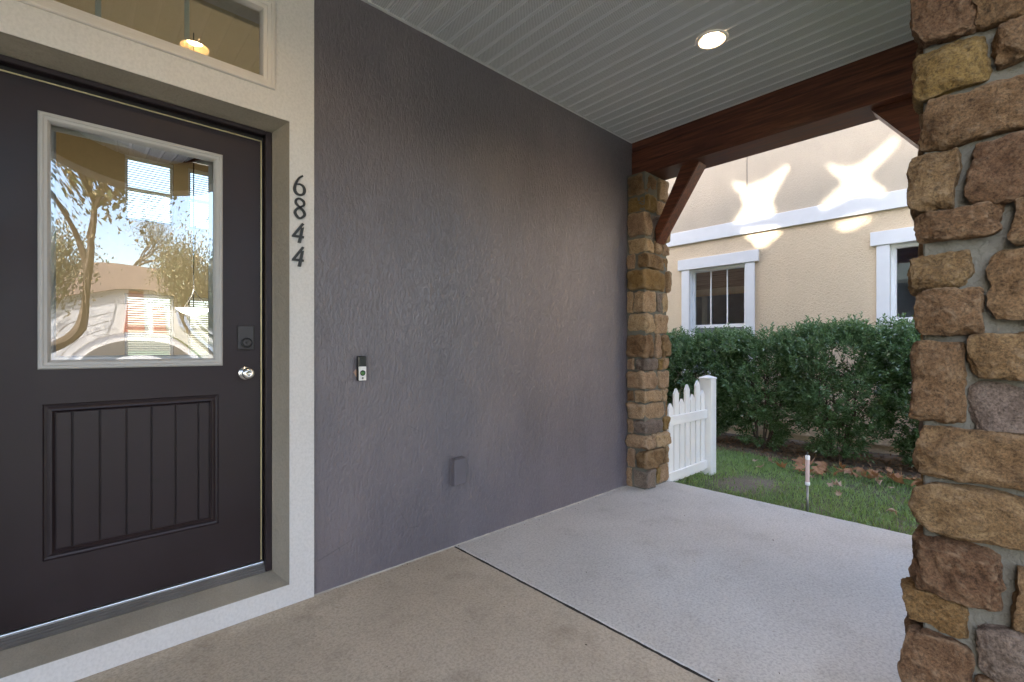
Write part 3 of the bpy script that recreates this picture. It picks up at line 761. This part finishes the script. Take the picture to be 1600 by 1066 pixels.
for zt, lb in ((zt4a, 'upper of the two black 4 digits, just below the 8'), (zt4b, 'lower black 4 digit, bottom of the house number')):
    bm = NB()
    prism(bm, dig([(276, 0), (295, 8), (222, 118), (292, 118), (290, 138), (192, 138), (194, 122)], zt), lambda a, b: (a, Y0, b), lambda a, b: (a, Y1, b))
    prism(bm, dig([(270, 44), (290, 38), (264, 186), (240, 184)], zt), lambda a, b: (a, Y0 - .002, b), lambda a, b: (a, Y1, b))
    number('digit_four', bm, lb, zt - .1)

bell = thing('doorbell', 'black and silver video doorbell with green button on grey wall', 'doorbell', (1.10, 0, 1.06))
obj('wall_patch', prism(NB(), [(1.066, 1.105), (1.078, 1.118), (1.122, 1.122), (1.134, 1.102), (1.124, 1.082), (1.082, 1.078), (1.074, 1.09)], lambda a, b: (a, -.0035, b), lambda a, b: (a, -.0002, b)), 'scar', bell)
obj('housing', box(1.080, 1.126, -.030, -.0038, 1.058, 1.190, .006, 3), 'black', bell)
obj('faceplate', box(1.0825, 1.1235, -.0335, -.0302, 1.0605, 1.134, .0015, 1), 'bell_white', bell)
obj('camera_window', box(1.0835, 1.1225, -.0335, -.0302, 1.1365, 1.186, .0015, 1), 'black', bell)
obj('button_ring', lathe(NB(), [(.0145, 0), (.0145, .002), (.011, .0026), (.011, .001), (0, .001)], (1.103, -.0336, 1.100), (0, -1, 0), 28), 'black', bell, smooth=True)
obj('button', lathe(NB(), [(.0105, 0), (.0100, .0018), (.006, .0026), (0, .0028)], (1.103, -.0345, 1.100), (0, -1, 0), 28), 'green', bell, smooth=True)
obj('badge', lathe(NB(), [(.0055, 0), (.005, .0008), (0, .0009)], (1.103, -.0336, 1.073), (0, -1, 0), 16), 'box', bell)

cov = thing('outlet_cover', 'grey painted weatherproof outlet cover low on grey wall', 'outlet cover', (1.73, 0, .38))
obj('base_plate', box(1.684, 1.776, -.010, -.0003, .386, .552, .003), 'box', cov)
obj('lid', box(1.688, 1.778, -.046, -.0102, .389, .549, .005, 2), 'box', cov)
obj('hinge', box(1.700, 1.766, -.040, -.012, .5495, .5545, .0015), 'box', cov)

# ------------------------------------------------------------------ picket gate
gate = thing('picket_gate', 'white vinyl picket gate panel with square post beside stone pilaster', 'gate', (4.4, -.22, -.08))
obj('post', box(4.790, 4.915, -.235, -.110, -.12, .905, .004, 2), 'vinyl', gate)
bm = NB()
bmesh.ops.create_cone(bm, cap_ends=True, segments=4, radius1=.096, radius2=.02, depth=.022, matrix=Matrix.Translation((4.8525, -.1725, .934)) @ Matrix.Rotation(R(45), 4, 'Z'))
add_box(bm, 4.7855, 4.9195, -.2395, -.1055, .9055, .9225, .003)
obj('post_cap', bm, 'vinyl', gate)
obj('rail', box(4.012, 4.789, -.199, -.146, .505, .595, .004, 2), 'vinyl', gate)
obj('rail', box(4.012, 4.789, -.199, -.146, -.012, .072, .004, 2), 'vinyl', gate)
for k in range(7):
    tall = k % 2 == 1; x = 4.066 + k * .109
    zt = (.835 + .014 * k) if tall else (.715 + .014 * k)
    w = .041
    poly = [(x - w, -.03), (x + w, -.03), (x + w, zt - .10), (x + w * 1.0, zt - .055), (x + w * .55, zt - .045), (x + w * .95, zt - .035), (x, zt), (x - w * .95, zt - .035), (x - w * .55, zt - .045), (x - w, zt - .055), (x - w, zt - .10)]
    poly = [(x - w, -.03), (x + w, -.03), (x + w, zt - .052), (x, zt), (x - w, zt - .052)]
    y1 = -.1615
    bm = prism(NB(), poly, lambda a, b: (a, y1 - .022, b), lambda a, b: (a, y1, b))
    bmesh.ops.bevel(bm, geom=list(bm.edges), offset=.002, segments=1, affect='EDGES')
    obj('picket', bm, 'vinyl', gate)

# ------------------------------------------------------------------ garden stake
sk = thing('garden_stake', 'thin metal garden stake with pale tube standing in the grass', 'stake', (4.225, -1.255, -.08))
sx, sy = 4.225, -1.255
obj('rod', tube(NB(), [(sx, sy, -.14), (sx, sy, .17)], [.0085, .0085], 10), 'rod', sk, smooth=True)
obj('tube', tube(NB(), [(sx, sy, .155), (sx, sy, .165), (sx, sy, .372), (sx, sy, .378)], [.0125, .0145, .0145, .012], 14), 'pinktube', sk, smooth=True)
obj('collar', lathe(NB(), [(.0155, 0), (.0175, .004), (.0175, .022), (.0155, .026)], (sx, sy, .150), (0, 0, 1), 16), 'vinyl', sk, smooth=True)
obj('cap', lathe(NB(), [(.0165, 0), (.0165, .028), (.012, .034), (0, .035)], (sx, sy, .352), (0, 0, 1), 16), 'vinyl', sk, smooth=True)
obj('tip', lathe(NB(), [(.006, 0), (.006, .022), (0, .028)], (sx, sy, .386), (0, 0, 1), 12), 'black', sk, smooth=True)

# ------------------------------------------------------------------ neighbour's house
NX = 7.46
nb_ = thing('neighbour_house', 'tan stucco neighbouring house with white trim and two windows', 'house', (NX, 0, -.2))
w1 = (.428, 1.312); w2 = (-2.187, -1.303); zo = (.80, 2.53)
obj('lower_wall', cellwall('x', [-8, w2[0], w2[1], w1[0], w1[1], 9], [.0, zo[0], zo[1], 2.965], lambda i, j: not (i in (1, 3) and j == 1), NX, NX + .22), 'tan', nb_)
obj('foundation', box(NX + .02, NX + .2, -8, 9, -.5, -.001), 'tan', nb_)
obj('upper_wall', cellwall('x', [-8, .400, .410, 9], [3.183, 6.0], lambda i, j: i != 1, NX - .006, NX + .22), 'tan_upper', nb_)
obj('joint_strip', box(NX + .004, NX + .2, .4015, .4085, 3.184, 5.99), 'box', nb_)
obj('band_board', box(NX - .030, NX + .2, -8, 9, 2.966, 3.182, .004), 'white', nb_)
bm = NB(); c4 = [bm.verts.new(p) for p in ((NX - .45, -8.5, 6.0), (NX + 9, -8.5, 6.0), (NX + 9, 9.5, 6.0), (NX - .45, 9.5, 6.0))]; r2 = [bm.verts.new((NX + 4.3, -4, 8.3)), bm.verts.new((NX + 4.3, 5, 8.3))]
bm.faces.new((c4[0], c4[1], r2[0])); bm.faces.new((c4[1], c4[2], r2[1], r2[0])); bm.faces.new((c4[2], c4[3], r2[1])); bm.faces.new((c4[3], c4[0], r2[0], r2[1])); bm.faces.new(c4)
obj('roof', bm, 'shingle', nb_)
obj('rear_wall', box(NX + .25, NX + 8.5, 8.8, 9, -.5, 6), 'tan', nb_)
obj('street_wall', box(NX + .25, NX + 8.5, -8, -7.8, -.5, 6), 'tan', nb_)
def nwin(y0, y1, kind):
    bm = NB(); X = NX
    add_box(bm, X - .030, X - .001, y1 + .001, y1 + .135, .70, 2.529, .003); add_box(bm, X - .030, X - .001, y0 - .135, y0 - .001, .70, 2.529, .003)
    add_box(bm, X - .042, X - .001, y0 - .195, y1 + .195, 2.5305, 2.705, .003); add_box(bm, X - .05, X - .001, y0 - .16, y1 + .16, .655, .699, .003)
    w = obj('window', bm, 'white', nb_)
    bm = moulding(NB(), 'x', y0, y1, .80, 2.53, [(.002, X + .001), (.002, X + .075), (.012, X + .07), (.045, X + .07), (.050, X + .085), (.053, X + .12)])
    obj('frame', bm, 'vinyl', w)
    a, b = y0 + .050, y1 - .050
    obj('meeting_rail', box(X + .078, X + .110, a, b, 1.560, 1.612, .003), 'vinyl', w)
    wd = (b - a) / 3
    for k in (1, 2): obj('muntin', box(X + .086, X + .100, a + k * wd - .009, a + k * wd + .009, 1.6125, 2.478, .002), 'vinyl', w)
    for k in range(3): obj('pane', box(X + .1010, X + .1045, a + k * wd + .001, a + (k + 1) * wd - .001, 1.590, 2.480), 'glass', w)
    obj('pane', box(X + .1110, X + .1140, a, b, .83, 1.575), 'glass', w)
    obj('screen', box(X + .088, X + .090, a, b, .85, 1.5595), 'screen', w)
    if kind == 1:
        obj('woven_shade', box(X + .135, X + .150, y0 + .02, y1 - .02, 2.09, 2.53), 'bamboo', w)
        obj('shade_hem', box(X + .125, X + .134, y0 + .02, y1 - .02, 2.085, 2.20), plain('tan_shade_hem', (.85, .62, .38), .7), w)
        bm = NB(); pr_ = None
        for k in range(24):
            yy = y1 - .215 + .095 * k / 23; xx = X + .175 + .012 * math.sin(k * 1.1)
            cur = [bm.verts.new((xx, yy, .85)), bm.verts.new((xx, yy, 2.5))]
            if pr_: bm.faces.new((pr_[0], cur[0], cur[1], pr_[1]))
            pr_ = cur
        obj('curtain', bm, 'curtain', w, smooth=True)
    else:
        bm = NB(); z = 2.06
        add_box(bm, X + .13, X + .15, y0 + .02, y1 - .02, 2.09, 2.30)
        for k in range(5): add_box(bm, X + .122, X + .158, y0 + .02, y1 - .02, 2.055 + k * .012, 2.060 + k * .012)
        b_ = obj('raised_blind', bm, 'curtain', w); b_['kind'] = 'stuff'
    bm = NB(); add_box(bm, X + .225, X + 2.2, y0 - .6, y1 + .6, .3, 2.7); bmesh.ops.delete(bm, geom=[f for f in bm.faces if f.calc_center_median().x < X + .3], context='FACES')
    obj('dim_room', bm, 'dark_room', w)
nwin(*w1, 1); nwin(*w2, 2)

# ------------------------------------------------------------------ hedge: individual shrubs
def shrub(x, y, hgt, ry, label, seed, nl=19000):
    rs = np.random.default_rng(seed); pr = random.Random(seed); z0 = -.12
    t = thing('hedge_shrub', label, 'shrub', (x, y, z0), 'shrubs in the hedge')
    bm = NB(); tips = []
    for k in range(9):
        a = k / 9 * 2 * math.pi + pr.uniform(-.3, .3); l = pr.uniform(.25, .9)
        top = Vector((x + .30 * l * math.cos(a), y + ry * .8 * l * math.sin(a), hgt * pr.uniform(.62, .88)))
        b0 = Vector((x + .04 * math.cos(a), y + .05 * math.sin(a), z0)); mid = b0.lerp(top, .45) + Vector((pr.uniform(-.05, .05), pr.uniform(-.07, .07), -.04))
        tube(bm, [b0, mid, top], [.014, .010, .003], 6)
        for _ in range(5):
            p = mid.lerp(top, pr.random()); qd = Vector((pr.uniform(-.25, .25), pr.uniform(-.35, .35), pr.uniform(.08, .3)))
            tube(bm, [p, p + qd * .6, p + qd], [.005, .004, .0015], 4)
    obj('branches', bm, 'bark', t)
    # sprigs through an uneven volume: narrow foot, broad top
    lobes = [(pr.uniform(0, 2 * math.pi), pr.uniform(.25, 1), pr.uniform(.75, 1.25)) for _ in range(9)]
    P = []; D = []; U = []
    ns = nl // 11
    while len(P) < ns:
        h = pr.random() ** .75; a = pr.uniform(0, 2 * math.pi)
        prof = (.40 + .65 * min(1, h / .45)) * (1 if h < .86 else 1 - .45 * ((h - .86) / .14))
        lump = 1 + .22 * mnoise.noise(Vector((math.cos(a) * 1.6 + seed, math.sin(a) * 1.6, h * 4.5)))
        rr = (pr.random() ** .42) * prof * lump
        p = Vector((x + .44 * rr * math.cos(a), y + ry * rr * math.sin(a), -.02 + (hgt + .02) * h * (1 + .09 * mnoise.noise(Vector(((y + ry * rr * math.sin(a)) * 3.4, seed, 0))))))
        if mnoise.noise(p * 4.2 + Vector((seed, 0, 0))) < -.14 and h < .85: continue
        if p.x > 7.40: continue
        out = Vector((math.cos(a) * .9, math.sin(a) * .9, .5 + h * .9)) + Vector((pr.gauss(0, .35), pr.gauss(0, .35), pr.gauss(0, .3)))
        P.append(p); D.append(out.normalized())
    for _ in range(60):      # long sprigs standing out of the top
        a = pr.uniform(-1, 1); P.append(Vector((x + pr.uniform(-.3, .25), y + a * ry * .9, hgt * pr.uniform(.93, 1.05)))); D.append(Vector((pr.gauss(0, .15), pr.gauss(0, .2), 1)).normalized())
    LP = []; LD = []; LN = []; LL = []
    for p, d in zip(P, D):
        sl = pr.uniform(.08, .16); q_ = d.to_track_quat('Z', 'Y')
        for k in range(11):
            f = k / 10; az = k * 2.4
            od = q_ @ Vector((math.cos(az), math.sin(az), .55 + f * .9))
            LP.append(p + d * sl * f); LD.append(od); LN.append(Vector((pr.gauss(0, .4), pr.gauss(0, .4), 1))); LL.append(pr.uniform(.040, .066) * (1 - .25 * f))
    LP, LD, LN, LL = (np.array(q2) for q2 in (LP, LD, LN, LL))
    new = rs.random(len(LP)) < .28
    for sel, mt in ((~new, 'hedge'), (new, 'hedge_new')):
        obj('foliage', leaf_cloud(LP[sel], LD[sel], LN[sel], LL[sel], LL[sel] * .46), mt, t)
shrub(6.62, 1.55, 1.37, .60, 'hedge shrub behind the white picket gate, leftmost in view', 11)
shrub(6.56, .62, 1.33, .52, 'hedge shrub just right of the gate post below the left window', 17)
shrub(6.52, -.12, 1.34, .52, 'hedge shrub between gate post and garden stake with bare stems at foot', 12)
shrub(6.42, -.98, 1.41, .55, 'tall hedge shrub behind the garden stake with fallen leaves at foot', 13)
shrub(6.50, -1.80, 1.40, .52, 'hedge shrub under the right window beside the near stone pillar', 14)
shrub(6.55, -2.70, 1.40, .60, 'hedge shrub at the street end, mostly behind the near stone pillar', 15, 14000)

# ------------------------------------------------------------------ fallen leaves
def dead_leaf(x, y, s, rot, mat, seed, label):
    pr = random.Random(seed); out = []
    spikes = [(0, 1.0), (.42, .50), (.75, .86), (1.15, .45), (1.60, .72), (2.15, .38), (2.75, .42)]
    pts = [(r * math.sin(a), r * math.cos(a)) for a, r in spikes] + [(-r * math.sin(a), r * math.cos(a)) for a, r in reversed(spikes[1:])]
    bm = NB(); c = bm.verts.new((0, 0, 0)); cu = pr.uniform(.35, 1.5) * pr.choice((1, 1, -1)); tw = pr.uniform(-.8, .8)
    rim = []; mid = []
    for a, b in pts:
        rim.append(bm.verts.new((a * s, b * s, s * (cu * (a * a + .5 * b * b) + tw * a * b + pr.uniform(-.16, .16)))))
        mid.append(bm.verts.new((a * s * .5, b * s * .5, s * (cu * .22 * (a * a + .5 * b * b) + pr.uniform(-.03, .05)))))
    m = len(pts)
    for k in range(m):
        bm.faces.new((c, mid[k], mid[(k + 1) % m])); bm.faces.new((mid[k], rim[k], rim[(k + 1) % m], mid[(k + 1) % m]))
    tube(bm, [(0, 0, 0), (0.02 * s, -.5 * s, .02 * s), (.08 * s, -.95 * s, .10 * s)], [.03 * s, .02 * s, .015 * s], 4)
    mt = Matrix.Translation((x, y, ground_z(x, y) + .048 + .025 * pr.random())) @ Matrix.Rotation(rot, 4, 'Z') @ Matrix.Rotation(pr.uniform(-.9, .9), 4, 'X') @ Matrix.Rotation(pr.uniform(-.8, .8), 4, 'Y')
    bmesh.ops.transform(bm, matrix=mt, verts=bm.verts)
    tag(obj('fallen_leaf', bm, mat, None, (x, y, ground_z(x, y)), smooth=True), label, 'leaf', 'fallen leaves by the hedge')
lv = [(5.55, -.66), (5.72, -.82), (5.80, -.95), (5.66, -1.02), (5.85, -1.10), (5.74, -1.18), (5.90, -1.25), (5.78, -1.33), (5.70, -1.45), (5.86, -1.48), (5.94, -1.58), (5.76, -1.60), (5.83, -1.70), (5.92, -1.78), (5.70, -1.78), (5.98, -1.38), (5.62, -.92), (5.95, -.95), (6.05, -1.15), (5.88, -1.90), (5.75, -1.98), (5.97, -1.68), (6.0, -.75), (6.08, -.98), (6.1, -1.3), (6.12, -1.5), (6.05, -1.75), (5.82, -1.05), (5.8, -1.42), (5.9, -1.62), (6.0, -1.2), (5.93, -.86)]
for k, (x, y) in enumerate(lv):
    dead_leaf(x - .13 + random.uniform(-.05, .05), y + random.uniform(-.04, .04), random.uniform(.068, .108), random.uniform(0, 6.28), 'dead_leaf', 300 + k, 'curled orange-brown fallen leaf heaped along the foot of the hedge')
for k, (x, y) in enumerate([(5.55, -.40), (5.62, -.52), (5.05, -1.28), (5.10, -1.20), (5.25, -.55), (5.32, -1.62), (4.75, -1.35), (5.20, -1.02), (5.45, -1.50), (4.62, -1.72)]):
    dead_leaf(x, y, random.uniform(.035, .075), random.uniform(0, 6.28), 'dead_leaf_pale', 400 + k, 'faded tan fallen leaf lying out on the patchy grass')

n = 2600    # bark chips and leaf litter on the bed
qx = rng.uniform(6.0, 7.3, n); qy = rng.uniform(-3.0, 2.2, n); P = np.stack([qx, qy, [ground_z(a, b) + .030 for a, b in zip(qx, qy)]], 1)
D = unit(n); D[:, 2] *= .35; LL = rng.uniform(.025, .065, n); Nn = unit(n) * .5 + np.array([0, 0, 1.0])
tag(obj('leaf_litter', leaf_cloud(P, D, Nn, LL, LL * .5, .2), plain('brown_litter', (.20, .12, .07), .9, 0, .6)), 'brown bark chips and leaf litter on the bed below the hedge', 'litter', kind='stuff')

# ------------------------------------------------------------------ added unseen oak: its crown shades the neighbour's upper wall, holes shape sun patches
def inpoly(px, py, poly):
    c = np.zeros(len(px), bool); m = len(poly)
    for i in range(m):
        x1, y1 = poly[i]; x2, y2 = poly[(i + 1) % m]
        cond = (y1 > py) != (y2 > py)
        with np.errstate(divide='ignore', invalid='ignore'): xi = (x2 - x1) * (py - y1) / (y2 - y1) + x1
        c ^= cond & (px < xi)
    return c
sun_patch_gaps = [[(.68, 3.86), (.38, 3.66), (.14, 3.70), (-.19, 3.85), (-.02, 3.58), (.07, 3.38), (.02, 3.17), (.60, 3.15), (.43, 3.38), (.48, 3.60)],
        [(.46, 3.00), (-.09, 2.94), (.22, 2.71)],
        [(-.52, 3.84), (-.80, 3.60), (-1.00, 3.58), (-1.34, 3.83), (-1.36, 3.76), (-1.06, 3.43), (-1.29, 3.15), (-.95, 3.24), (-.60, 3.12), (-.56, 3.17), (-.86, 3.42)],
        [(-.70, 2.88), (-1.18, 2.94), (-.87, 2.79)]]
oak = thing('added_mask_oak', 'unseen oak added over the roof, its leaf openings shaped to cast sun patches', 'tree', (5.4, 4.4, -.1))
n = 230000
yw = rng.uniform(-4.6, 3.6, n); zw = rng.uniform(2.3, 6.6, n); tt = rng.uniform(6.6, 10.2, n)
env = ((yw + .4) / 4.2) ** 2 + ((zw - 4.3) / 2.3) ** 2 + ((tt - 8.4) / 2.0) ** 2
keep = env < 1.25 + .25 * np.sin(yw * 5 + tt * 3) * np.sin(zw * 6)
hit = np.zeros(n, bool)
for g in sun_patch_gaps:
    for dy, dz in ((0, 0), (.022, 0), (-.022, 0), (0, .022), (0, -.022)): hit |= inpoly(yw + dy, zw + dz, g)
keep &= ~hit  # leaves dropped along the sun rays to shape star patches on the wall
far = np.ones(n, bool)
for g in sun_patch_gaps:
    for dy, dz in ((.09, 0), (-.09, 0), (0, .09), (0, -.09), (.065, .065), (-.065, .065), (.065, -.065), (-.065, -.065), (.18, 0), (-.18, 0), (0, .18), (0, -.18)): far &= ~inpoly(yw + dy, zw + dz, g)
far = far[keep]
yw, zw, tt = yw[keep], zw[keep], tt[keep]; s = np.array(SUN)
P = np.stack([NX + s[0] * tt, yw + s[1] * tt, zw + s[2] * tt], 1)
P = P - .0
D = unit(len(P)); LL = np.where(far, rng.uniform(.10, .15, len(P)), rng.uniform(.055, .08, len(P)))
V, F = leaf_cloud(P - D * (LL * .5)[:, None], D, unit(len(P)), LL, LL * .7, .1)
obj('crown', (V, F), 'tree_leaf', oak)
bm = NB(); b0 = Vector((5.4, 4.4, -.15)); top = Vector((4.9, 4.2, 6.6))
tube(bm, [b0, b0.lerp(top, .4) + Vector((.1, .1, 0)), top], [.24, .18, .13], 10)
for k in range(8):
    e_ = Vector((NX + s[0] * 8.2, -2.2 + .62 * k + s[1] * 8.2, 4.6 + .5 * math.sin(k * 2.1) + s[2] * 8.2)); md = top.lerp(e_, .5) + Vector((0, 0, .35))
    tube(bm, [top - Vector((0, 0, .1)), md, e_], [.10, .06, .02], 7)
obj('trunk', bm, 'bark', oak)

# ------------------------------------------------------------------ across the street (seen in the door glass)
def street_tree(x, y, h, r, label, seed, mats=('tree_leaf',), nl=2600, trunk_h=.35):
    pr = random.Random(seed); rs = np.random.default_rng(seed)
    t = thing('street_tree', label, 'tree', (x, y, -.16), 'trees across the street'); bm = NB(); ends = []
    def grow(p, d, l, rad, lev):
        q2 = p + d * l; mid = p.lerp(q2, .5) + Vector((pr.gauss(0, 1), pr.gauss(0, 1), pr.gauss(0, .5))) * l * .06
        tube(bm, [p, mid, q2], [rad, rad * .82, rad * .62], 7 if lev < 2 else 5)
        if lev >= 4: ends.append(q2); return
        for _ in range(3 if lev < 3 else 2):
            nd = (d + Vector((pr.gauss(0, .55), pr.gauss(0, .55), pr.gauss(.10, .28)))).normalized(); grow(q2, nd, l * pr.uniform(.62, .82), rad * .58, lev + 1)
        if lev >= 2: ends.append(q2)
    grow(Vector((x, y, -.2)), Vector((pr.gauss(0, .06), 0, 1)).normalized(), h * trunk_h, h * .028, 0)
    obj('trunk', bm, 'bark', t)
    E_ = np.array([list(e2) for e2 in ends]); idx = rs.integers(0, len(E_), nl)
    P = E_[idx] + rs.normal(size=(nl, 3)) * r * .16
    LL = rs.uniform(.14, .26, nl)
    for k, mt in enumerate(mats):
        sel = (np.arange(nl) % len(mats)) == k
        D = rs.normal(size=(sel.sum(), 3)); N_ = rs.normal(size=(sel.sum(), 3))
        obj('crown', leaf_cloud(P[sel], D, N_, LL[sel], LL[sel] * .6), mt, t)
street_tree(-1.0, -10.2, 8.0, 3.4, 'sparse oak by the kerb with blue sky showing through', 21, ('tree_leaf', 'tree_leaf_tan'), 11000)
street_tree(-13, -22, 9, 4, 'green tree left of the white house across the street', 22, ('tree_leaf',), 6000, .22)
street_tree(9.5, -21.5, 8, 4, 'brownish tree right of the white house across the street', 23, ('tree_leaf_tan', 'tree_leaf'), 6000, .22)
street_tree(5.4, -9.0, 7, 3, 'young kerbside tree in front of the neighbouring house', 24, ('tree_leaf', 'tree_leaf_tan'), 1600)
street_tree(-22, -33, 12, 6, 'tall green tree behind the white house across the street', 25, ('tree_leaf',), 3000)
street_tree(1, -40, 13, 6, 'broad tree rising behind the roof across the street', 26, ('tree_leaf', 'tree_leaf_tan'), 3500)
street_tree(-5.2, -19.8, 7.5, 5, 'leafy tree in front of the white house beside its garage', 27, ('tree_leaf', 'tree_leaf_tan'), 7000, .24)
street_tree(4.6, -20.5, 7.0, 5, 'brown-leaved tree in front of the white house beside its red door', 28, ('tree_leaf_tan', 'tree_leaf'), 7000, .24)
oh = thing('opposite_house', 'white house with brown roof and brick-red panels across the street', 'house', (0, -28, -.16))
obj('wall', box(-8, 9, -34, -26, -.3, 3.0), 'street_wall', oh)
bm = NB(); c4 = [bm.verts.new(p) for p in ((-8.5, -34.5, 3.0), (9.5, -34.5, 3.0), (9.5, -25.5, 3.0), (-8.5, -25.5, 3.0))]; r2 = [bm.verts.new((-4.5, -30, 5.2)), bm.verts.new((5.5, -30, 5.2))]
bm.faces.new((c4[0], c4[1], r2[1], r2[0])); bm.faces.new((c4[1], c4[2], r2[1])); bm.faces.new((c4[2], c4[3], r2[0], r2[1])); bm.faces.new((c4[3], c4[0], r2[0])); bm.faces.new(c4)
obj('roof', bm, 'shingle', oh)
gd = obj('garage_door', box(-4.6, .2, -25.99, -25.94, -.1, 2.2), 'white', oh)
for k in range(3): obj('panel_line', box(-4.6, .2, -25.938, -25.93, .42 + k * .56, .45 + k * .56), 'box', gd)
obj('brick_panel', box(1.2, 2.6, -25.99, -25.90, -.1, 2.9), 'street_red', oh)
obj('brick_panel', box(-6.4, -5.2, -25.99, -25.90, -.1, 2.9), 'street_red', oh)
d_ = obj('door', box(3.2, 4.1, -25.99, -25.93, -.1, 2.05), 'street_red', oh)
for xx in (5.2, 7.2):
    w = obj('window', box(xx, xx + 1.1, -25.99, -25.92, .8, 2.2), 'white', oh); obj('pane', box(xx + .08, xx + 1.02, -25.915, -25.91, .88, 2.12), 'dark_room', w)

# ------------------------------------------------------------------ pendant lamp inside the hall
pd = thing('pendant_lamp', 'lit white glass bowl pendant lamp seen through the door glass', 'lamp', (1.02, 4.3, 1.62))
obj('bowl', lathe(NB(), [(0, 0), (.05, .004), (.12, .03), (.17, .075), (.178, .082), (.165, .078), (.11, .036), (0, .012)], (1.02, 4.3, 1.62), (0, 0, 1), 32), 'pend', pd, smooth=True)
obj('stem', tube(NB(), [(1.02, 4.3, 1.63), (1.02, 4.3, 4.99)], [.006, .006], 8), 'black', pd)
for k in range(3):
    a = k * 2.094
    obj('arm', tube(NB(), [(1.02 + .17 * math.cos(a), 4.3 + .17 * math.sin(a), 1.70), (1.02 + .05 * math.cos(a), 4.3 + .05 * math.sin(a), 1.85), (1.02, 4.3, 1.93)], [.005] * 3, 6), 'black', pd)
pl = bpy.data.lights.new('pendant_light', 'POINT'); pl.energy = 7; pl.color = (1, .90, .74); pl.shadow_soft_size = .12
po = bpy.data.objects.new('pendant_light', pl); link(po); po.location = (1.02, 4.3, 1.98)
